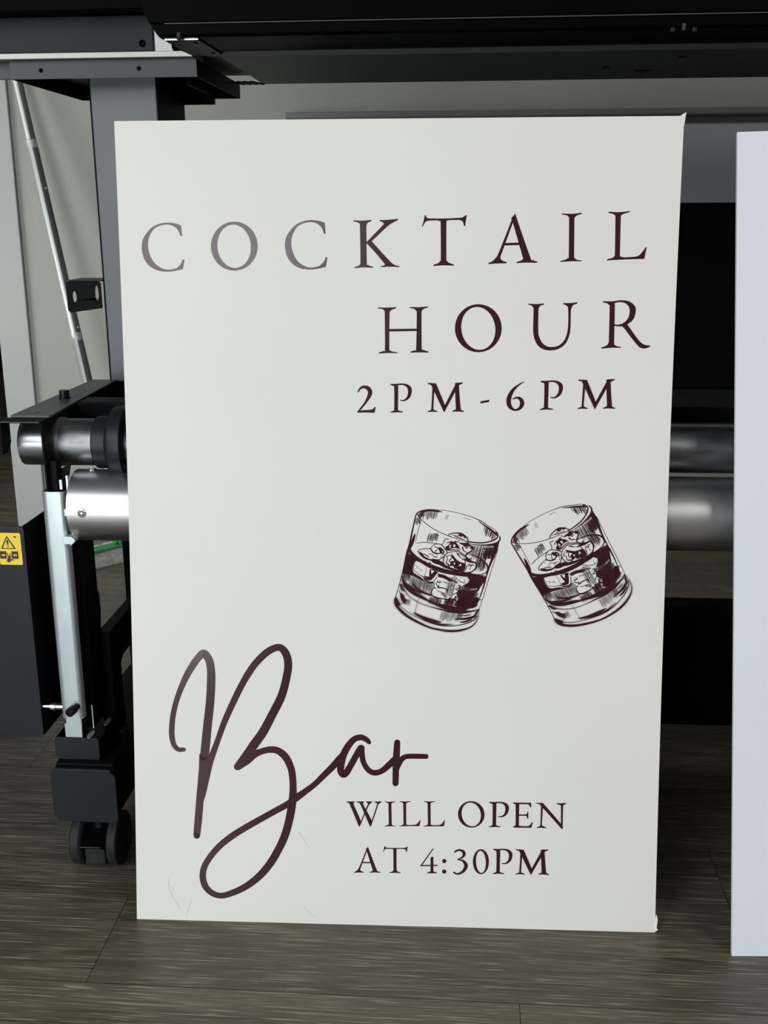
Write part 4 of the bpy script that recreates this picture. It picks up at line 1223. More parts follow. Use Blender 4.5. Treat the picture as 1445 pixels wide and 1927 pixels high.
R 4504,8116,11 4553,8034,17 4601,7952,8
R 4520,8136,11 4578,8038,17 4636,7940,8
R 4523,8158,11 4577,8066,17 4631,7974,8
R 4523,8176,11 4571,8095,17 4619,8014,8
R 4536,8183,11 4588,8095,17 4640,8007,8
R 4553,8186,11 4600,8106,17 4648,8026,8
R 4584,8190,11 4637,8101,17 4690,8012,8
R 4581,8214,11 4636,8121,17 4691,8028,8
R 4599,8214,11 4648,8132,17 4697,8049,8
R 4606,8238,11 4665,8138,17 4725,8037,8
R 4501,8523,10 4585,8382,15 4668,8241,7
R 4509,8545,10 4592,8404,15 4676,8263,7
R 4533,8548,10 4625,8392,15 4718,8236,7
R 4552,8563,10 4648,8401,15 4744,8238,7
R 4547,8590,10 4671,8380,15 4796,8169,7
R 4581,8589,10 4696,8395,15 4811,8201,7
R 4592,8604,10 4714,8398,15 4837,8191,7
R 4596,8632,10 4683,8485,15 4770,8339,7
R 4606,8646,10 4714,8464,15 4822,8282,7
R 4633,8650,10 4732,8484,15 4831,8317,7
R 4641,8667,10 4762,8463,15 4883,8259,7
R 4665,8670,10 4776,8484,15 4886,8298,7
R 4673,8687,10 4768,8525,15 4864,8364,7
R 4681,8712,10 4793,8523,15 4905,8333,7
R 4573,8663,8 4657,8523,13 4740,8382,6
R 4585,8683,8 4681,8521,13 4778,8359,6
R 4611,8707,8 4686,8582,13 4760,8456,6
R 4639,8713,8 4709,8595,13 4779,8478,6
R 4667,8741,8 4734,8628,13 4800,8515,6
R 4676,8767,8 4762,8622,13 4847,8478,6
R 4715,8756,8 4788,8631,13 4862,8507,6
R 4727,8789,8 4800,8666,13 4873,8543,6
R 4753,8803,8 4822,8687,13 4892,8570,6
R 4774,8829,8 4854,8693,13 4935,8557,6
R 4644,8501,15 4743,8565,27 4854,8733,13
R 4652,8468,15 4762,8545,27 4823,8670,13
R 4663,8439,15 4781,8526,27 4874,8682,13
R 4669,8405,15 4799,8506,27 4892,8665,13
R 4692,8386,15 4818,8486,27 4906,8643,13
R 4732,8383,15 4837,8466,27 4926,8628,13
R 4777,8385,15 4856,8446,27 4946,8611,13
R 4780,8348,15 4874,8427,27 4963,8593,13
R 4762,8291,15 4893,8407,27 4975,8570,13
R 4813,8299,15 4912,8387,27 4963,8524,13
R 4844,8288,15 4931,8367,27 4990,8514,13
R 4843,8247,15 4949,8348,27 5023,8510,13
S 4589,8424 4596,8509 4783,8576 4850,8716 4850,8611 4770,8484 4730,8368 4703,8264
R 3699,7859,27 3867,7841,48 4016,7871,48 4184,7933,31
R 3550,7762,31 3759,7769,48 3989,7820,23
S 3368,7848 3476,7801 3651,7749 3867,7761 4056,7802 4198,7813 4049,7756 3853,7696 3644,7689 3513,7729
R 3529,7717,19 3644,7689,44 3846,7703,65 4053,7752,56 4251,7809,44 4460,7882,73 4655,7968,127 4790,8039,140 4924,8110,119 5041,8198,52 5142,8329,27 5176,8413,15
R 3515,7678,15 3677,7614,19 3853,7589,15 4096,7626,15 4336,7720,15 4541,7823,27 4776,7947,31 4951,8081,19
S 4588,7986 4770,8113 4931,8314 5078,8397 4984,8205 4917,8064 4763,7961 4622,7924
R 4984,8258,19 5065,8358,27 5091,8462,23
R 3648,7335,31 3691,7281,36 3810,7231,56 4053,7215,56 4340,7260,52 4675,7361,40 4907,7490,44 5085,7621,52 5233,7784,48 5333,7969,31 5346,8128,21 5299,8257,15 5205,8382,11
S 3612,7382 3676,7373 3824,7324 3837,7283 3817,7250 3702,7278
R 3799,7296,13 4056,7292,13 4405,7379,15 4702,7493,21 4904,7626,25 5076,7790,17 5197,7955,19 5273,8139,23 5266,8279,17
S 3633,7521 3717,7531 3805,7492 3886,7500 3852,7442 3906,7404 3804,7398 3716,7438
R 3502,7666,31 3596,7606,40 3670,7594,19
R 3568,7541,11 3649,7509,19 3717,7491,15
R 3785,7449,7 3822,7388,11 3858,7326,6
R 3805,7462,7 3837,7408,11 3869,7354,6
R 3825,7473,7 3855,7421,11 3885,7370,6
R 3842,7485,7 3868,7439,11 3895,7393,6
R 3854,7496,7 3888,7439,11 3921,7383,6
R 3863,7520,7 3891,7473,11 3919,7426,6
R 3889,7519,7 3924,7458,11 3960,7398,6
R 3882,7560,7 3919,7497,11 3956,7433,6
R 3918,7545,7 3956,7480,11 3994,7415,6
R 4173,7383,19 4263,7395,44 4439,7450,56 4651,7547,56 4783,7621,23
R 4243,7376,15 4486,7427,23 4783,7567,31 5001,7763,11
R 4958,7888,23 5076,8003,44 5192,8145,56 5232,8261,31
R 5083,7903,19 5172,8007,40 5232,8129,23
R 5178,8397,27 5212,8282,44 5239,8201,31
R 4971,8007,11 5098,8138,23 5138,8201,13
R 4619,7827,7 4672,7737,11 4725,7647,6
R 4636,7846,7 4697,7742,11 4758,7639,6
R 4672,7857,7 4735,7752,11 4797,7646,6
R 4682,7879,7 4739,7783,11 4796,7687,6
R 4714,7889,7 4761,7810,11 4807,7732,6
R 4710,7929,7 4767,7833,11 4824,7736,6
R 4737,7939,7 4805,7824,11 4872,7710,6
R 4761,7958,7 4826,7849,11 4890,7739,6
R 4807,7960,7 4866,7861,11 4925,7762,6
R 4811,7994,7 4864,7904,11 4916,7815,6
R 4829,8014,7 4873,7938,11 4918,7862,6
R 4866,8010,7 4919,7921,11 4971,7833,6
R 4886,8050,7 4940,7960,11 4994,7869,6
R 4907,8054,7 4967,7953,11 5027,7851,6
R 4922,8076,7 4980,7978,11 5037,7881,6
R 4903,8071,8 4944,8002,13 4985,7932,6
R 4936,8078,8 4977,8009,13 5017,7940,6
R 4969,8088,8 5003,8030,13 5037,7973,6
R 4964,8111,8 5007,8038,13 5050,7966,6
R 4022,7691,8 4189,7406,8'''
}
# ------------------------------------------------------------------ the room
def floor():
    bm = bmesh.new()
    uvl = bm.loops.layers.uv.new('UVMap'); cl = bm.loops.layers.float_color.new('plank')
    W = .1527; y0 = .8064; gap = .0007
    fixed = {0: .067, 1: -.403, 2: .327}
    for r in range(-26, 32):
        Lp = 1.22
        x = (fixed[r] if r in fixed else random.uniform(0, Lp)) - 5*Lp
        while x < 5.2:
            a, b = x+gap/2, x+Lp-gap/2
            ya, yb = y0 + r*W + gap/2, y0 + (r+1)*W - gap/2
            vs = [bm.verts.new(p) for p in ((a, ya, 0), (b, ya, 0), (b, yb, 0), (a, yb, 0))]
            f = bm.faces.new(vs)
            ox, oy, t, h = random.uniform(0, 40), random.uniform(0, 40), random.random(), random.random()
            for l, (u, v) in zip(f.loops, ((0, 0), (Lp, 0), (Lp, W), (0, W))):
                l[uvl].uv = (u+ox, v+oy); l[cl] = (t, h, 0, 1)
            x += Lp
    z = -.0012
    f = bm.faces.new([bm.verts.new(p) for p in ((-6.5, -3.3, z), (6.5, -3.3, z), (6.5, 5.8, z), (-6.5, 5.8, z))]); f.material_index = 1
    m = bpy.data.materials.new('dark_oak_vinyl_planks'); m.use_nodes = True
    nt = m.node_tree; L = nt.links.new; b = nt.nodes['Principled BSDF']; N = nt.nodes.new
    uv = N('ShaderNodeUVMap'); uv.uv_map = 'UVMap'
    at = N('ShaderNodeAttribute'); at.attribute_name = 'plank'
    def grain(sx, sy, scale, detail, dist=0.0):
        mp = N('ShaderNodeMapping'); mp.inputs['Scale'].default_value = (sx, sy, 1); L(uv.outputs['UV'], mp.inputs['Vector'])
        n = N('ShaderNodeTexNoise'); n.inputs['Scale'].default_value = scale; n.inputs['Detail'].default_value = detail; n.inputs['Distortion'].default_value = dist
        L(mp.outputs['Vector'], n.inputs['Vector']); return n
    g1 = grain(9, 330, 1.6, 6, .6)      # fine pale streaks
    g2 = grain(1.6, 22, 1.5, 5, 1.2)    # broad cathedral figure
    g3 = grain(2, 5, 1.2, 3)            # cloudy tone
    def ramp(n, stops):
        r = N('ShaderNodeValToRGB'); e = r.color_ramp.elements
        e[0].position, e[0].color = stops[0]; e[1].position, e[1].color = stops[-1]
        for p, c in stops[1:-1]:
            k = e.new(p); k.color = c
        L(n, r.inputs['Fac']); return r
    base = ramp(g2.outputs['Fac'], [(.30, (.064, .053, .036, 1)), (.5, (.096, .082, .058, 1)), (.72, (.132, .115, .084, 1))])
    st = ramp(g1.outputs['Fac'], [(.0, (0, 0, 0, 1)), (.54, (0, 0, 0, 1)), (.69, (1, 1, 1, 1))])
    mix = N('ShaderNodeMixRGB'); mix.blend_type = 'MIX'; L(st.outputs['Color'], mix.inputs['Fac']); L(base.outputs['Color'], mix.inputs['Color1']); mix.inputs['Color2'].default_value = (.30, .265, .205, 1)
    dk = ramp(g1.outputs['Fac'], [(.28, (.55, .55, .55, 1)), (.46, (1, 1, 1, 1))])
    mul = N('ShaderNodeMixRGB'); mul.blend_type = 'MULTIPLY'; mul.inputs['Fac'].default_value = 1; L(mix.outputs['Color'], mul.inputs['Color1']); L(dk.outputs['Color'], mul.inputs['Color2'])
    cloud = N('ShaderNodeMapRange'); cloud.inputs['To Min'].default_value = .7; cloud.inputs['To Max'].default_value = 1.3; L(g3.outputs['Fac'], cloud.inputs['Value'])
    sep = N('ShaderNodeSeparateColor'); L(at.outputs['Color'], sep.inputs['Color'])
    tone = N('ShaderNodeMapRange'); tone.inputs['To Min'].default_value = .82; tone.inputs['To Max'].default_value = 1.18; L(sep.outputs[0], tone.inputs['Value'])
    mm = N('ShaderNodeMath'); mm.operation = 'MULTIPLY'; L(cloud.outputs['Result'], mm.inputs[0]); L(tone.outputs['Result'], mm.inputs[1])
    fin = N('ShaderNodeVectorMath'); fin.operation = 'SCALE'; L(mul.outputs['Color'], fin.inputs[0]); L(mm.outputs['Value'], fin.inputs['Scale'])
    L(fin.outputs['Vector'], b.inputs['Base Color'])
    rr = N('ShaderNodeMapRange'); rr.inputs['To Min'].default_value = .30; rr.inputs['To Max'].default_value = .48; L(g1.outputs['Fac'], rr.inputs['Value']); L(rr.outputs['Result'], b.inputs['Roughness'])
    b.inputs['Specular IOR Level'].default_value = .45
    bp = N('ShaderNodeBump'); bp.inputs['Strength'].default_value = .35; bp.inputs['Distance'].default_value = .0006
    L(g1.outputs['Fac'], bp.inputs['Height']); L(bp.outputs['Normal'], b.inputs['Normal'])
    o = obj('floor', bm, [m, mat('plank_joint', (.006, .005, .004, 1), .9)])
    return tag(o, kind='structure')
floor()
# back wall with its short return on the left, and the dark passage beyond
tag(obj('wall_back', B(-1.1725, 4.5, 2.65, 2.77, 0, 2.6), M['wall']), kind='structure')
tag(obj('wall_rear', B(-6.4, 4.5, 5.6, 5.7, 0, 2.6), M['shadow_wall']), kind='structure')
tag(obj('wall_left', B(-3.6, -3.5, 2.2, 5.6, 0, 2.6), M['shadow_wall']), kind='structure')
tag(obj('trim_1', B(-1.1765, -1.099, 2.640, 2.6495, 0, 2.6), M['wall_end'], bevel=.002), kind='structure')

# ------------------------------------------------------------------ the leaning boards
H, WB, BOW, TH = .9144, .6096, .013, .005
class Board:
    def __init__(s, x, y, yaw, lean, bow):
        s.O = Vector((x, y, 0)); n = Vector((-sin(yaw), cos(yaw), 0)); s.EX = Vector((cos(yaw), sin(yaw), 0))
        s.EZ = Vector((0, 0, cos(lean))) + n*sin(lean); s.N = s.EX.cross(s.EZ)*-1
        if s.N.y < 0: s.N = -s.N
        s.b = bow
    def at(s, u, v, d=0.0):      # d > 0 stands off towards the viewer
        return s.O + s.EX*u + s.EZ*v + s.N*(s.b*(1-(2*v/H-1)**2) - d)
    def panel(s, u0, u1, name, mats, parent):
        bm = bmesh.new(); n = 28; g = []
        for i in range(n+1):
            v = getattr(s, 'h', H)*i/n
            g.append([[bm.verts.new(s.at(u, v, -d)) for u in (u0, u1)] for d in (0, TH)])
        for i in range(n):
            a, b = g[i], g[i+1]
            bm.faces.new((a[0][0], a[0][1], b[0][1], b[0][0]))
            f = bm.faces.new((a[1][0], b[1][0], b[1][1], a[1][1]))
            for k in (0, 1):
                f = bm.faces.new((a[0][k], b[0][k], b[1][k], a[1][k])); f.material_index = 1
        for r in (g[0], g[-1]):
            f = bm.faces.new((r[0][0], r[0][1], r[1][1], r[1][0])); f.material_index = 1
        return obj(name, bm, mats, parent)

def smooth_closed(pts, n=5):
    N = len(pts); corner = []
    for i in range(N):
        a = Vector(pts[i]) - Vector(pts[i-1]); b = Vector(pts[(i+1) % N]) - Vector(pts[i])
        corner.append(a.length < 1e-9 or b.length < 1e-9 or a.angle(b) > radians(48))
    out = []
    for i in range(N):
        p1, p2 = Vector(pts[i]), Vector(pts[(i+1) % N])
        p0 = Vector(pts[i-1]) if not corner[i] else p1*2-p2
        p3 = Vector(pts[(i+2) % N]) if not corner[(i+1) % N] else p2*2-p1
        k = n if (p2-p1).length > .0012 else 2
        if corner[i] and corner[(i+1) % N]: k = 1
        for j in range(k):
            t = j/k; out.append(.5*((2*p1)+(p2-p0)*t+(2*p0-5*p1+4*p2-p3)*t*t+(3*p1-p0-3*p2+p3)*t**3))
    return [(p.x, p.y) for p in out]

def cr(p, n):
    out = []
    for i in range(len(p)-1):
        p1, p2 = p[i], p[i+1]; p0 = p[i-1] if i else p1*2-p2; p3 = p[i+2] if i+2 < len(p) else p2*2-p1
        for j in range(n):
            t = j/n; out.append(.5*((2*p1)+(p2-p0)*t+(2*p0-5*p1+4*p2-p3)*t*t+(3*p1-p0-3*p2+p3)*t**3))
    out.append(p[-1]); return out

def print_on(board, data, name, parent, step=.00002, base=.00015, n=6):
    """flat printed shapes that follow the board's surface"""
    bm = bmesh.new(); lay = 0
    for line in data.strip().split('\n'):
        kind, *rest = line.split(' ')
        pts = [tuple(int(v)/2e4 for v in r.split(',')) for r in rest]
        d = base + lay*step; lay += 1
        tone = 1 if kind == 'w' else 0
        if kind == 'O':
            k = len(pts)//2
            vs = [bm.verts.new(board.at(u, v, d)) for u, v in pts]
            for i in range(k):
                j = (i+1) % k; bm.faces.new((vs[i], vs[j], vs[k+j], vs[k+i]))
        elif kind in 'RF':
            p = cr([Vector(q) for q in pts], n)
            if kind == 'R' and pts[0][2] > .0012:      # round ends
                for end in (0, -1):
                    q = p[end]; q2 = p[1] if end == 0 else p[-2]
                    t = (Vector((q.x, q.y))-Vector((q2.x, q2.y))).normalized()
                    ext = [Vector((q.x+t.x*q.z/2*s, q.y+t.y*q.z/2*s, q.z*math.sqrt(max(0, 1-s*s)))) for s in (.35, .65, .85, .96, 1.0)]
                    p = ext[::-1] + p if end == 0 else p + ext
            L = []; Rr = []
            for i, q in enumerate(p):
                a = p[max(0, i-1)]; b = p[min(len(p)-1, i+1)]
                t = Vector((b.x-a.x, b.y-a.y)); t = t.normalized() if t.length > 1e-9 else Vector((1, 0))
                w = max(q.z, .00004)/2
                L.append(bm.verts.new(board.at(q.x-t.y*w, q.y+t.x*w, d))); Rr.append(bm.verts.new(board.at(q.x+t.y*w, q.y-t.x*w, d)))
            for i in range(len(p)-1):
                f = bm.faces.new((L[i], L[i+1], Rr[i+1], Rr[i])); f.material_index = tone
        else:
            q = smooth_closed(pts) if kind in 'Sw' else pts
            vs = [bm.verts.new(board.at(u, v, d)) for u, v in q]
            for t in tessellate_polygon([[Vector((u, v, 0)) for u, v in q]]):
                try: f = bm.faces.new([vs[i] for i in t]); f.material_index = tone
                except ValueError: pass
    me = bpy.data.meshes.new(name); bm.normal_update()
    for f in bm.faces:
        if f.normal.y > 0: f.normal_flip()
    bm.to_mesh(me); bm.free(); me.materials.append(M['ink']); me.materials.append(M['paper'])
    o = bpy.data.objects.new(name, me); COL.objects.link(o); o.parent = parent
    o.matrix_parent_inverse = Matrix.Translation(parent.location).inverted()
    return o

bd = Board(-.0751, 1.0786, .0288, .1454, BOW)
sign = tag(empty('cocktail_sign', bd.O), 'white foam board sign printed in maroon with cocktail hour and bar opening times', 'sign')
bd.panel(-WB/2, WB/2, 'foam_board', [M['paper'], M['foam']], sign)
for k, counts in (('cocktail', (1, 1, 1, 2, 1, 3, 1, 1)), ('hour', (3, 1, 1, 3))):
    rows = ART[k].split('\n')
    for c in counts:      # the widely spaced capitals, one by one
        print_on(bd, '\n'.join(rows[:c]), 'letter', sign); rows = rows[c:]
for k in ('hours', 'open', 'at'):
    print_on(bd, ART[k], 'lettering', sign)
tag(print_on(bd, ART['bar'], 'script_lettering', sign), 'maroon handwritten word')
tag(print_on(bd, ART['tumbler_a'], 'tumbler_drawing', sign, step=.000004, n=4), 'tumbler leaning right')
tag(print_on(bd, ART['tumbler_b'], 'tumbler_drawing', sign, step=.000004, n=4), 'tumbler leaning left')
# bent paper tip on the top right corner, crumpled lower right edge, hair-thin scuffs
bm = bmesh.new()
def flap(pts):
    f = [bm.verts.new(bd.at(*p)) for p in pts]; b = [bm.verts.new(bd.at(p[0], p[1], p[2]-.0004)) for p in pts]
    bm.faces.new(f); bm.faces.new(b[::-1])
    for i in range(len(f)):
        j = (i+1) % len(f); bm.faces.new((f[i], f[j], b[j], b[i]))
flap([(WB/2-.0048, H-.0004, .0), (WB/2-.001, H-.004, .0002), (WB/2+.0004, H-.010, .0001), (WB/2+.0020, H+.0036, .0004), (WB/2-.0012, H+.0020, .0003)])
obj('bent_corner', bm, M['paper'], sign)
bm = bmesh.new()
flap([(WB/2-.002, .010, .0004), (WB/2+.0012, .022, .0004), (WB/2+.0026, .016, .001), (WB/2+.0016, .006, .001), (WB/2+.0032, .003, .0006), (WB/2-.001, .0005, .0004)])
obj('crumpled_edge', bm, M['foam'], sign); bm = bmesh.new()
flap([(.125, .0012, .0006), (.15, .0018, .0007), (.175, .0008, .0008), (.205, .0022, .0006), (.24, .0010, .0005), (.24, .0004, .0005), (.13, .0004, .0005)])
obj('crumpled_edge', bm, M['foam'], sign)
bm = bmesh.new()
def hair(pts, w=.00022):
    p = cr([Vector((a, b, 0)) for a, b in pts], 5)
    vs = [[bm.verts.new(bd.at(q.x+s*w, q.y+s*w*.4, .0002)) for s in (-1, 1)] for q in p]
    for i in range(len(vs)-1): bm.faces.new((vs[i][0], vs[i][1], vs[i+1][1], vs[i+1][0]))
for pts in ([(-.262, .058), (-.266, .048), (-.265, .036), (-.259, .024), (-.252, .014)], [(-.273, .040), (-.264, .041), (-.260, .036)], [(-.236, .028), (-.242, .018), (-.245, .006)], [(-.112, .112), (-.104, .100), (-.100, .092)], [(-.105, .020), (-.098, .012), (-.090, .008)]):
    bm = bmesh.new(); hair(pts); obj('scuff_mark', bm, M['scuff'], sign)

rb = Board(.3089, 1.0518, .02, .1911, 0)
rb.EX, rb.EZ = rb.EX*cos(.025) + rb.EZ*sin(.025), rb.EZ*cos(.025) - rb.EX*sin(.025)
rb.h = .905
blank = rb.panel(0, WB, 'blank_foam_board', [M['paper_cool'], M['foam']], None)
tag(blank, 'plain cool white foam board without print, standing beside the printed sign', 'board')

# ------------------------------------------------------------------ wide format printer on its wheeled stand
pr = tag(empty('wide_format_printer', (0, 1.5, 0)), 'black and grey wide format printer on a wheeled steel stand', 'printer')
def part(name, bm, m, parent=None, bevel=.0012, smooth=False, label=None):
    if parent is None: o = obj(name, bm, m, pr, bevel, smooth)
    else:
        o = obj(name, bm, m, None, bevel, smooth); o.parent = parent
        o.matrix_parent_inverse = parent.matrix_world.inverted()
    bpy.context.view_layer.update()
    if label: o['label'] = label
    return o
XR = 1.35        # right end of the machine
# body: underside plates, left front panel, gloss cover
bm = B(-.66, XR, 1.475, 1.70, 1.0075, 1.30); part('printer_body', bm, M['grey_paint'], bevel=.003)
part('underside_plate', B(-.31, XR, 1.30, 1.412, 1.0015, 1.0065), M['under'], bevel=.0006)
u2 = part('underside_plate', B(-.31, XR, 1.4125, 1.70, .9955, 1.0070), M['under'], bevel=.0006)
bm = bmesh.new()
for x, y, w in ((.1815, 1.563, .009), (.237, 1.602, .022), (.2646, 1.471, .009)): part('slot', B(x-w/2, x+w/2, y-.0025, y+.0025, .9945, .9958), M['gloss_black'], u2, 0)
bm = bmesh.new()
for i in range(4):
    bm = bmesh.new(); vs = box(bm, -.352+i*.0095, -.3475+i*.0095, 1.66, 1.695, .9940, .9958)
    for v in vs:
        if v.co.y > 1.68: v.co.x += .012
    part('vent_slot', bm, M['gloss_black'], u2, 0)
part('front_panel', B(-.66, -.4015, 1.44, 1.476, 1.0075, 1.0500), M['panel_paint'], label='dark grey front panel')
bm = bmesh.new(); prism(bm, [(-.66, 1.4), (-.4, 1.4), (-.376, 1.432), (-.376, 1.475), (-.66, 1.475)], 'xy', 1.0505, 1.32); part('control_housing', bm, M['gloss_black'], bevel=.003)
part('end_plate', B(-.70, -.597, 1.46, 1.4625, .9785, 1.0005), M['grey_paint'])
part('metal_edge', B(-.66, -.352, 1.4385, 1.50, 1.0005, 1.0072), M['bright'], bevel=.0005, label='bare bright metal strip')
bm = bmesh.new(); prism(bm, [(-.4035, 1.0065), (-.3765, 1.0065), (-.379, 1.012), (-.379, 1.0235), (-.386, 1.031), (-.390, 1.045), (-.4035, 1.045)], 'xz', 1.4435, 1.447); part('metal_tab', bm, M['bright'], bevel=.0004, label='bare bright metal tab')
bm = bmesh.new(); lathe(bm, (-.4160, 1.44, 1.0168), 'y', [(-.0004, .0020), (-.0018, .0024), (-.0018, .0036), (-.0008, .0044), (.004, .0044)], 24); part('screw', bm, M['gloss_black'], bevel=0, smooth=True)
# cover: curved section swept along the machine, slanted left end
prof = [(1.290, 1.0035), (1.294, 1.0008), (1.40, 1.0008), (1.42, 1.0090), (1.47, 1.03), (1.47, 1.36), (1.33, 1.36), (1.305, 1.20), (1.2885, 1.05), (1.2870, 1.0165), (1.2895, 1.0145)]
bm = bmesh.new()
ends = []
for x, k in ((-.353, 1), (-.346, 0), (XR, 0)):
    ring = []
    for y, z in prof:
        xx = x if k == 0 else x - max(0, (z-1.0))*.62 if z < 1.045 else x-.028
        ring.append(bm.verts.new((xx, y, z)))
    ends.append(ring)
for a, b in ((ends[0], ends[1]), (ends[1], ends[2])):
    for i in range(len(prof)):
        j = (i+1) % len(prof); bm.faces.new((a[i], a[j], b[j], b[i]))
bm.faces.new(ends[0]); bm.faces.new(ends[2][::-1])
part('front_cover', bm, M['gloss_black'], bevel=.0012)
part('cover_highlight', B(-.345, XR, 1.2862, 1.2885, 1.0140, 1.0152), M['under'], bevel=.0004)  # lighter strip painting the highlight along the cover's bend
bm = bmesh.new()
for x in (.232, -.330):
    bm = bmesh.new(); lathe(bm, (x, 1.29, 1.0022), 'z', [(-.0045, .0016), (-.0038, .0028), (0, .0032), (.003, .0032)], 20)
    part('screw', bm, M['black_metal'], bevel=0, smooth=True)
for x in (.2185, .2420): part('clip', B(x, x+.004, 1.2905, 1.296, .9975, 1.002), M['black_metal'], bevel=.0003)
# hinge plate under the cover's left end
bm = bmesh.new(); prism(bm, [(-.3487, 1.299), (-.3096, 1.303), (-.3085, 1.43), (-.347, 1.42), (-.35, 1.38)], 'xy', .9985, 1.0005); hp = part('hinge_plate', bm, M['dark_paint'], bevel=.0004)
part('hinge_edge', B(-.3487, -.310, 1.2978, 1.2990, .9988, 1.0004), M['screw'], hp, 0)
bm = bmesh.new(); cyl(bm, (-.318, 1.318, 0), 'z', .0028, .9966, .9990, 16); part('screw', bm, M['black_metal'], hp, 0)
bm = bmesh.new(); cyl(bm, (-.316, 1.398, 0), 'z', .0028, .9966, .9990, 16); part('screw', bm, M['black_metal'], hp, 0)

def stand(sx, full=True):
    """one leg of the stand; sx shifts it along the machine"""
    X = lambda x: x + sx
    # top tray bracket
    bm = bmesh.new()
    prism(bm, rrect(X(-.596), X(-.3495), .9775, .9998, .003, 4, '0011'), 'xz', 1.449, 1.4515,
          [oval(X(-.5545), .9880, .0028, .0028, 16), oval(X(-.4250), .9885, .0028, .0028, 16)])
    tb = part('top_bracket', bm, M['grey_paint'], bevel=.0006)
    bm = bmesh.new()
    box(bm, X(-.596), X(-.594), 1.4515, 1.72, .9775, .999); box(bm, X(-.3515), X(-.3495), 1.4515, 1.72, .9775, .9985)
    box(bm, X(-.594), X(-.3515), 1.4515, 1.72, .9965, .9985); box(bm, X(-.594), X(-.3515), 1.718, 1.72, .9775, .9965)
    part('bracket_tray', bm, M['black_paint'], tb, .0005)
    bm = bmesh.new(); box(bm, X(-.44), X(-.376), 1.655, 1.665, .964, .9966); box(bm, X(-.3785), X(-.376), 1.51, 1.655, .975, .9966)
    part('gusset', bm, M['black_paint'], tb, .0005)
    # column: blue grey face plate; core behind it coloured black as its shadow gap
    part('column', B(X(-.5125), X(-.4185), 1.5045, 1.65, .10, .9965), M['black_paint'], bevel=.002)
    part('column_face', B(X(-.5085), X(-.4185), 1.4995, 1.5050, .5765, .9964), M['column_paint'], bevel=.0012)
    # foot beam along y with chamfered end cap
    part('foot_beam', B(X(-.5095), X(-.4325), 1.1735, 1.95, .068, .1375), M['black_paint'], bevel=.003)
    bm = bmesh.new(); c = .007
    a0, a1, b0, b1 = X(-.5120), X(-.4290), .0655, .1390
    prism(bm, [(a0+c, b0), (a1-c*.4, b0), (a1, b0+c*.5), (a1, b1-c*1.3), (a1-c, b1-.001), (a1-c, b1), (a0+c*.7, b1), (a0, b1-c), (a0, b0+c*1.2)], 'xz', 1.169, 1.1735)
    part('foot_end_cap', bm, M['dark_paint'], bevel=.0008)
    part('foot_top_rail', B(X(-.508), X(-.4345), 1.1795, 1.94, .1370, .1415), M['black_paint'], bevel=.001)
    # casters
    for cy in ((1.186, 1.88) if full else (1.186,)):
        cz, r = .0345, .0345
        ct = part('caster', B(X(-.4740), X(-.4465), cy-.026, cy+.022, .008, .0345), M['rubber'], bevel=.004, label='twin wheel caster')
        for x0 in (X(-.4915), X(-.4440)):
            bm = bmesh.new()
            lathe(bm, (x0, cy, cz), 'x', [(0, r*.55), (.0005, r*.80), (.0010, r*.93), (.003, r), (.0125, r), (.0146, r*.93), (.0152, r*.8), (.0148, r*.72), (.0135, r*.55)], 48)
            part('wheel', bm, M['rubber'], ct, 0, True)
        bm = bmesh.new(); vs = box(bm, X(-.4768), X(-.4442), cy-.0325, cy+.020, .0362, .0392)
        for v in vs:
            if v.co.y > cy: v.co.z += .0255; v.co.x += .0015
        part('brake_pedal', bm, M['gloss_black'], ct, .0008)
        part('pedal_edge', B(X(-.4762), X(-.4502), cy-.0330, cy-.0322, .0385, .0396), M['under'], ct, 0)
        bm = bmesh.new(); cyl(bm, (X(-.460), cy, 0), 'z', .008, .05, .070, 20); part('stem', bm, M['black_metal'], ct, 0, True)
stand(0)
stand(1.55)
part('cross_beam', B(-.4185, 1.04, 1.49, 1.53, .065, .255), M['black_paint'], bevel=.003)

# slotted side plate on the column
bm = bmesh.new()
prism(bm, rrect(-.5635, -.5135, .6735, .7185, .006, 5, '1011'), 'xz', 1.4985, 1.5005, [oval(-.5525, .6955, .0030, .0085, 24), oval(-.5200, .6985, .0028, .0135, 24)])
vs = bm.verts[:]
for v in vs:
    if v.co.z < .69: v.co.z += max(0, (v.co.x+.5635))*.14
sp = part('side_plate', bm, M['black_paint'], bevel=.0005)
part('side_plate_lip', B(-.5630, -.5130, 1.5008, 1.56, .7170, .7190), M['grey_paint'], sp, .0005)
bm = bmesh.new(); lathe(bm, (-.5125, 1.53, .613), (-1, 0, 0), [(0, .004), (.003, .004), (.0042, .0025)], 16); part('bolt', bm, M['black_metal'], bevel=0)

# take-up unit: arm, U bracket, stay bar, aluminium take-up tube
YT, ZT, RT = 1.2435, .5415, .0285
bm = bmesh.new(); prism(bm, [(-.5365, 1.212), (-.4895, 1.212), (-.5005, 1.50), (-.5365, 1.50)], 'xy', .5765, .5790); arm = part('take_up_arm', bm, M['column_paint'], bevel=.0006)
bm = bmesh.new(); prism(bm, [(1.214, .5763), (1.50, .5763), (1.50, .545), (1.40, .505), (1.262, .505), (1.252, .5195), (1.214, .555)], 'yz', -.4935, -.4905)
for v in bm.verts: v.co.x -= max(0, (v.co.y-1.212))*.036
part('arm_web', bm, M['black_paint'], arm, .0005)
bm = bmesh.new(); cyl(bm, (-.5150, 1.332, .579), 'z', .0062, 0, .0115, 24); cyl(bm, (-.5150, 1.332, .579), 'z', .0070, 0, .003, 24); part('knob', bm, M['black_metal'], arm, .0004, True)
bm = bmesh.new(); cyl(bm, (-.512, 1.235, .579), 'z', .0024, 0, .0006, 14); part('screw', bm, M['black_metal'], arm, 0)
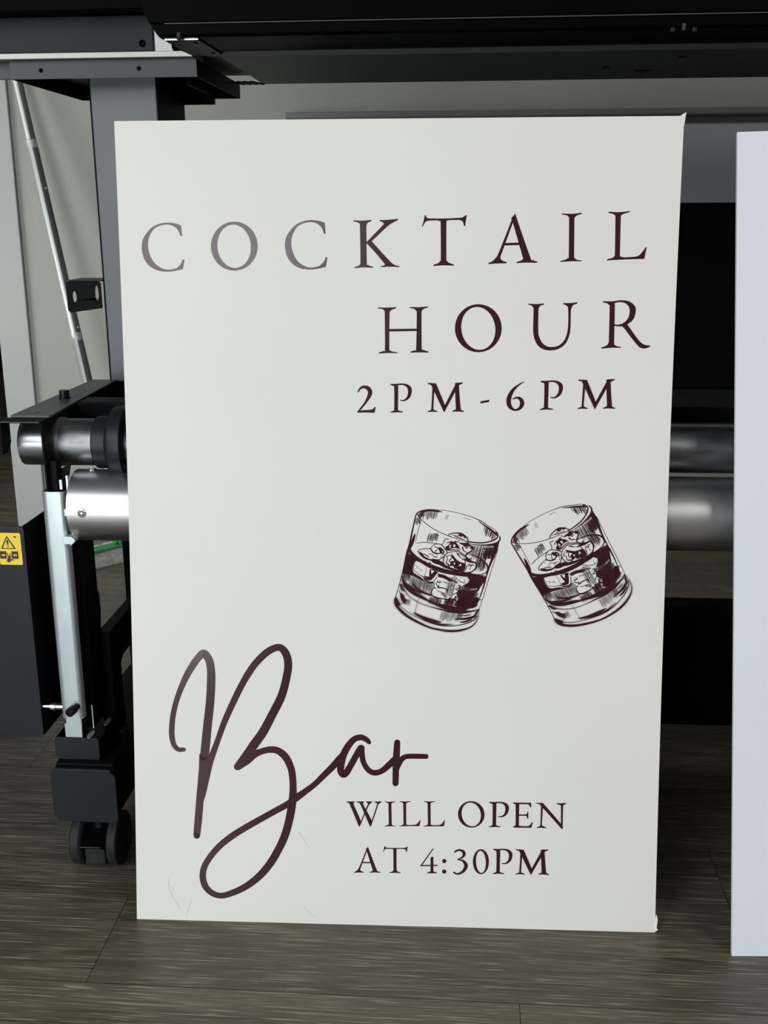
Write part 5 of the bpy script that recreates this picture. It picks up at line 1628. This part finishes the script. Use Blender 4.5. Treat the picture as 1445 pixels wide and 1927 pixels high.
# U bracket with thin bright edge
bm = bmesh.new()
box(bm, -.5395, -.4905, 1.186, 1.2135, .5745, .5765)
prism(bm, [(1.186, .5745), (1.2105, .5745), (1.2105, .548), (1.200, .537), (1.186, .537)], 'yz', -.5395, -.5375)
prism(bm, [(1.186, .5745), (1.2165, .5745), (1.2160, .505), (1.206, .49), (1.206, .470), (1.193, .470), (1.188, .495)], 'yz', -.4910, -.4885)
ub = part('u_bracket', bm, M['black_paint'], bevel=.0006)
part('bracket_rim', B(-.5385, -.4915, 1.1848, 1.1860, .5757, .5766), M['under'], ub, 0)
bm = bmesh.new(); box(bm, -.4885, -.4795, 1.196, 1.212, .4895, .528); prism(bm, [(-.4885, .528), (-.4795, .516), (-.466, .5225), (-.470, .505), (-.474, .488), (-.4885, .488)], 'xz', 1.2065, 1.2090); part('bracket_gusset', bm, M['black_paint'], ub, .0005)
# stay bar
bm = bmesh.new(); lathe(bm, (0, YT, ZT), 'x', [(-.5330, RT*.82), (-.5330, RT), (1.04, RT), (1.04, RT*.8)], 64); tube = part('stay_bar', bm, M['galv'], bevel=0, smooth=True, label='galvanised steel bar')
bm = bmesh.new(); lathe(bm, (0, YT, ZT), 'x', [(-.4905, RT), (-.4905, RT+.0016), (-.4850, RT+.0016), (-.4850, RT)], 48); part('bearing_ring', bm, M['alu'], tube, 0, True)
bm = bmesh.new(); lathe(bm, (0, YT, ZT), 'x', [(-.4430, RT), (-.4430, .0305), (-.4420, .0318), (-.425, .0318), (-.425, .036), (-.4200, .0430), (-.4130, .0446), (-.4040, .0446), (-.4040, .0287)], 64); part('collar', bm, M['dark_paint'], tube, .0008, True, label='black flanged collar')
part('rear_bar', B(-.4900, 1.04, 1.306, 1.350, .5600, .5790), M['black_paint'], bevel=.002)
# take-up tube
ZR, RR = .4690, .0432
bm = bmesh.new(); lathe(bm, (0, 1.22, ZR), 'x', [(-.4640, RR*.86), (-.4655, RR*.95), (-.4650, RR), (1.03, RR), (1.03, RR*.9)], 96); roll = part('take_up_tube', bm, M['alu'], bevel=0, smooth=True, label='brushed aluminium take-up tube')
for a in (radians(-88), radians(3)):
    d = Vector((0, sin(a), cos(a)))
    bm = bmesh.new(); c = Vector((-.4460, 1.22, ZR)) + d*RR
    lathe(bm, c, d, [(-.002, .0052), (.0006, .0052), (.0010, .0046), (.0012, .0040)], 28); s = part('set_screw', bm, M['screw'], roll, 0, True)
    bm = bmesh.new(); lathe(bm, c, d, [(.0011, .0036), (.0016, .0034), (.0017, .0012)], 20); part('screw_recess', bm, M['black_metal'], s, 0, True)
    bm = bmesh.new(); up = d.cross(Vector((1, 0, 0)))
    for e in (Vector((1, 0, 0)), up):
        q = c + d*.0016; g = d.cross(e)
        v = [bm.verts.new(q + e*i*.0022 + g*j*.0005 + d*k*.0004) for k in (0, 1) for i, j in ((-1, -1), (1, -1), (1, 1), (-1, 1))]
        for f in ((0, 1, 2, 3), (7, 6, 5, 4), (0, 4, 5, 1), (1, 5, 6, 2), (2, 6, 7, 3), (3, 7, 4, 0)): bm.faces.new([v[i] for i in f])
    part('screw_cross', bm, M['screw'], s, 0)

# zinc channel that carries the take-up tube
bm = bmesh.new()
n = 8; X0, X1, Y0, t = -.4990, -.4706, 1.188, .0016
outl = [(X0, 1.206)] + [(X0+.008-.008*cos(.5*pi*i/n), Y0+.008-.008*sin(.5*pi*i/n)) for i in range(n+1)] + [(X1-.005+.005*sin(.5*pi*i/n), Y0+.005-.005*cos(.5*pi*i/n)) for i in range(n+1)] + [(X1, 1.2000)]
inn = [(X1-t, 1.2000)] + [(x*.93 + (X0+X1)/2*.07, y+t) for x, y in outl[-2:0:-1]] + [(X0+t, 1.206)]
prism(bm, outl+inn, 'xy', .1985, .4925)
prism(bm, [(-.4955, .1735), (-.4740, .1735), (-.4735, .1990), (-.4930, .1990), (-.4930, .1930), (-.4955, .1910)], 'xz', 1.1885, 1.1905)
zc = part('tube_support', bm, M['zinc'], bevel=.0006, smooth=True, label='zinc plated support channel')
bm = bmesh.new()
prism(bm, rrect(-.4720, -.4655, .4630, .4715, .001), 'xz', 1.1885, 1.1905)
part('lug', bm, M['zinc'], zc, .0004); bm = bmesh.new()
prism(bm, [(-.4720, .4405), (-.4625, .4405), (-.4585, .4375), (-.4575, .4350), (-.4625, .4300), (-.4665, .4290), (-.4635, .4310), (-.4720, .4310)], 'xz', 1.1785, 1.1905)
part('hook', bm, M['zinc'], zc, .0004)
bm = bmesh.new(); box(bm, -.4770, -.4735, 1.1935, 1.1955, .4940, .5060); part('clip', bm, M['zinc'], zc, .0004); part('clip', B(-.4690, -.4660, 1.194, 1.197, .4930, .5110), M['zinc'], zc, .0004)
bm = bmesh.new(); kd = Vector((-.25, -1, -.12)); lathe(bm, (-.4775, 1.189, .2165), kd, [(0, .0045), (.006, .0045), (.007, .0056), (.017, .0056), (.018, .0050), (.018, .0034), (.0165, .0032)], 28); part('clamp_bolt', bm, M['black_metal'], zc, 0, True)
bm = bmesh.new(); lathe(bm, (0, 1.196, .2115), 'x', [(-.5250, .003), (-.5140, .003), (-.5140, .0052), (-.5105, .0056), (-.5075, .0052), (-.5075, .004), (-.4940, .004)], 24); part('adjuster', bm, M['screw'], zc, 0, True)
# black plate behind the channel and the foot bracket below it
bm = bmesh.new(); prism(bm, [(1.216, .470), (1.26, .470), (1.262, .345), (1.266, .340), (1.268, .318), (1.264, .30), (1.264, .205), (1.248, .175), (1.216, .175)], 'yz', -.4780, -.4660)
bp_ = part('support_plate', bm, M['black_paint'], bevel=.0012)
bm = bmesh.new(); prism(bm, rrect(-.5110, -.4540, .1420, .1720, .004, 4, '1111'), 'xz', 1.1890, 1.1915)
fb = part('foot_bracket', bm, M['dark_paint'], bevel=.0005)
bm = bmesh.new(); box(bm, -.509, -.456, 1.1915, 1.30, .1420, .1445); box(bm, -.4565, -.4542, 1.1915, 1.30, .1445, .1660); box(bm, -.511, -.509, 1.1915, 1.30, .1445, .1700)
part('bracket_channel', bm, M['black_paint'], fb, .0005)
part('plate_edge', B(-.4655, -.4643, 1.205, 1.2065, .178, .210), M['zinc'], fb, 0)
for cx, cy in ((-.4655, 1.196), (-.4560, 1.232)):
    bm = bmesh.new(); prism(bm, oval(cx, cy, .0032, .0105, 20), 'xy', .1735, .1750); part('slot_edge', bm, M['zinc'], fb, 0)
bm = bmesh.new(); cyl(bm, (-.445, 1.255, .1415), 'z', .006, 0, .012, 20); part('bolt', bm, M['black_metal'], bevel=.0006, smooth=True)
# bent brace from foot to column
bm = bmesh.new(); prism(bm, [(1.252, .1415), (1.290, .1415), (1.290, .232), (1.300, .240), (1.505, .240), (1.505, .290), (1.252, .290)], 'yz', -.468, -.452); part('brace', bm, M['black_paint'], bevel=.001)

# motor housing with its warning label
bm = bmesh.new(); prism(bm, rrect(-.690, -.5246, .1715, .4490, .004, 5, '1110'), 'xz', 1.1895, 1.1915); mh = part('motor_housing', bm, M['dark_paint'], bevel=.0006)
part('housing_side', B(-.5266, -.5246, 1.1915, 1.2640, .173, .4490), M['black_paint'], mh, .0005)
bm = bmesh.new(); prism(bm, rrect(-.5572, -.5280, .4003, .4415, .0022, 5), 'xz', 1.1888, 1.1894); st_b = part('label_border', bm, M['label_black'], mh, 0)
bm = bmesh.new(); prism(bm, rrect(-.5566, -.5286, .4009, .4409, .0018, 5), 'xz', 1.1884, 1.1889); lab = part('warning_label', bm, M['yellow'], mh, 0, label='yellow hand crush warning label')
def lp(pts, k=0.0):   # label art given in units of the label: x 0..1, y 0..1 from the top left
    return [(-.5566+.028*x, .4409-.040*y) for x, y in pts]
bm = bmesh.new()
Y = (1.1881, 1.1885)
prism(bm, lp([(.40, .085), (.755, .495), (.105, .495)]), 'xz', *Y, holes=[lp([(.405, .145), (.665, .47), (.185, .47)])])
prism(bm, lp([(.36, .235), (.39, .215), (.43, .215), (.46, .235), (.445, .38), (.40, .38)]), 'xz', *Y)
prism(bm, [(x, y) for x, y in lp([(.42+.035*cos(a*pi/6), .422+.018*sin(a*pi/6)) for a in range(12)])], 'xz', *Y)
prism(bm, lp([(.70, .125), (.705, .095), (.73, .090), (.75, .12), (.775, .09), (.80, .095), (.815, .125), (.815, .145), (.79, .145), (.785, .115), (.765, .145), (.74, .145), (.725, .115), (.715, .145)]), 'xz', *Y)
prism(bm, lp([(.03, .575), (.315, .575), (.315, .81), (.03, .81)]), 'xz', *Y, holes=[lp([(.09, .675), (.19, .675), (.19, .65), (.275, .695), (.19, .74), (.19, .715), (.09, .715)])])
prism(bm, lp([(.545, .575), (.835, .575), (.835, .81), (.545, .81)]), 'xz', *Y, holes=[lp([(.775, .675), (.775, .715), (.68, .715), (.68, .74), (.595, .695), (.68, .65), (.68, .675)])])
prism(bm, lp([(.335, .62), (.365, .615), (.405, .74), (.415, .74), (.465, .63), (.495, .635), (.455, .745), (.535, .695), (.555, .71), (.47, .79), (.50, .815), (.63, .835), (.63, .855), (.505, .865), (.455, .885), (.45, .925), (.335, .925), (.305, .885), (.315, .845), (.355, .795), (.375, .755)]), 'xz', *Y)
part('label_symbols', bm, M['label_black'], lab, 0)

# ------------------------------------------------------------------ cabinet against the back wall
cb = tag(empty('wall_cabinet', (.6, 2.62, .42)), 'shallow blue grey wall cabinet with navy black front panel behind the printer', 'cabinet')
obj('carcass', B(-.405, 1.75, 2.60, 2.6495, .405, 1.016), M['cab'], cb, .002)
obj('cabinet_top', B(-.418, 1.77, 2.555, 2.6495, 1.016, 1.031), M['cab_top'], cb, .003)
obj('front_panel', B(-.40, 1.73, 2.592, 2.5995, .402, .829), M['cab_black'], cb, .002)
obj('shade_strip', B(-.39, 1.72, 2.606, 2.6495, .30, .405), M['dark_paint'], cb, .002)  # dark strip standing in for the shaded wall below the cabinet

# ------------------------------------------------------------------ flat mop leaning in the corner
mop = tag(empty('floor_mop', (-.85, 2.45, 0)), 'flat floor mop with aluminium handle and green frame leaning on the back wall', 'mop')
d1 = Vector((.690, .724, 0)); d2 = Vector((-.724, .690, 0)); o0 = Vector((-.8395, 2.378, 0))
def mp_(a, b, z): return o0 + d1*a + d2*b + Vector((0, 0, z))
bm = bmesh.new()
na, nb = 40, 14
gr = []
for i in range(na+1):
    row = []
    for j in range(nb+1):
        a = -.24 + .48*i/na; b = .092*j/nb
        e = min(1, min(j, nb-j)/3.0); e2 = min(1, min(i, na-i)/3.0)
        z = .004 + .030*(e**.5)*(e2**.5) + random.uniform(-.0035, .0035)
        row.append(bm.verts.new(mp_(a+random.uniform(-.002, .002), b+random.uniform(-.002, .002), max(.002, z))))
    gr.append(row)
bot = [[bm.verts.new(mp_(-.24+.48*i/na, .092*j/nb, 0)) for j in (0, nb)] for i in (0, na)]
for i in range(na):
    for j in range(nb): bm.faces.new((gr[i][j], gr[i+1][j], gr[i+1][j+1], gr[i][j+1]))
bm.faces.new([gr[i][0] for i in range(na+1)] + [bot[1][0], bot[0][0]]); bm.faces.new([gr[i][nb] for i in range(na, -1, -1)] + [bot[0][1], bot[1][1]])
bm.faces.new([gr[0][j] for j in range(nb, -1, -1)] + [bot[0][0], bot[0][1]]); bm.faces.new([gr[na][j] for j in range(nb+1)] + [bot[1][1], bot[1][0]])
bm.faces.new((bot[0][0], bot[1][0], bot[1][1], bot[0][1]))
obj('mop_pad', bm, M['mop'], mop, 0, True)
bm = bmesh.new()
def mbox(a0, a1, b0, b1, z0, z1):
    v = [bm.verts.new(mp_(a, b, z)) for a in (a0, a1) for b in (b0, b1) for z in (z0, z1)]
    for f in ((0, 1, 3, 2), (4, 6, 7, 5), (0, 4, 5, 1), (2, 3, 7, 6), (0, 2, 6, 4), (1, 5, 7, 3)): bm.faces.new([v[i] for i in f])
mbox(-.22, .22, .010, .046, .034, .040); obj('mop_frame', bm, M['green_cloth'], mop, .002)
bm = bmesh.new(); mbox(.034, .062, .014, .044, .040, .085); mbox(.024, .034, .020, .038, .040, .050); obj('handle_joint', bm, M['green'], mop, .003)
h0 = Vector((-.826, 2.428, .078)); h1 = Vector((-1.0965, 2.634, 1.30)); hv = (h1-h0); hl = hv.length
bm = bmesh.new()
lathe(bm, h0, hv, [(0, .0128), (hl*.36, .0128), (hl*.362, .0136), (hl*.375, .0136), (hl*.377, .0122), (hl*.72, .0122), (hl*.722, .0132), (hl*.735, .0132), (hl*.737, .0112), (hl-.12, .0112), (hl, .0112)], 32)
hd = obj('mop_handle', bm, M['mop_alu'], mop, 0, True)
bm = bmesh.new()      # dark strip painting in the shade on the handle's right side
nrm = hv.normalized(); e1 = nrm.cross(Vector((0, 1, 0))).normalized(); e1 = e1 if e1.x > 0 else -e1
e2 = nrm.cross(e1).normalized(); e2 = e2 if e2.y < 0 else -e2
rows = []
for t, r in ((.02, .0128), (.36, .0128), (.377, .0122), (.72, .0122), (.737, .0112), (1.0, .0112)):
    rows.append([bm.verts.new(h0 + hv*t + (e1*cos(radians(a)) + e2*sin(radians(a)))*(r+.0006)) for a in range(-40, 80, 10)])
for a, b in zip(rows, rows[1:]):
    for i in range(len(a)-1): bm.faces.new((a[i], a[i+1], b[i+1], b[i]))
def sub(name, bm, m):
    o = obj(name, bm, m); bpy.context.view_layer.update(); o.parent = hd; o.matrix_parent_inverse = hd.matrix_world.inverted()
bpy.context.view_layer.update()
sub('handle_shade_strip', bm, M['pole_dark'])
for k in (.385, .645):
    bm = bmesh.new(); cyl(bm, h0+hv*k, e1*.9 + e2*.5, .0028, .010, .0150, 14); sub('lock_button', bm, M['mop_alu'])

# ------------------------------------------------------------------ light: window daylight, plus an added low fill
def area(name, loc, target, sx, sy, power, col):
    l = bpy.data.lights.new(name, 'AREA'); l.shape = 'RECTANGLE'; l.size = sx; l.size_y = sy; l.energy = power; l.color = col
    o = bpy.data.objects.new(name, l); COL.objects.link(o); o.location = loc
    o.rotation_euler = (Vector(target)-Vector(loc)).to_track_quat('-Z', 'Y').to_euler()
    return o
area('window_light_right', (2.4, -1.5, 2.1), (-.1, 1.2, .30), 1.4, 1.4, 62, (1.0, .955, .875))
area('window_light_left', (-.93, -2.6, 1.53), (-.93, 0, 1.53), 1.06, .80, 15, (.95, .985, 1.0))
area('window_light_front', (-1.7, -1.1, 1.80), (-.2, 1.1, .3), 1.3, 1.3, 36, (.93, .985, 1.0))
area('low_fill_light', (-1.1, -.9, .42), (0, 1.1, .15), 1.0, .5, 18, (.95, .985, 1.0))  # added fill for the sign's foot, standing in for floor bounce
l = area('window_light_side', (-2.3, 1.9, 1.3), (-1.2, 2.65, .55), 0.9, 0.9, 4.5, (.96, 1.0, .97)); l.data.spread = radians(60)
w = bpy.data.worlds.new('world'); sc.world = w; w.use_nodes = True
bg = w.node_tree.nodes['Background']; bg.inputs['Color'].default_value = (.93, .97, 1.0, 1); bg.inputs['Strength'].default_value = .09
sc.view_settings.view_transform = 'Standard'; sc.view_settings.look = 'None'; sc.view_settings.exposure = 0; sc.view_settings.gamma = 1
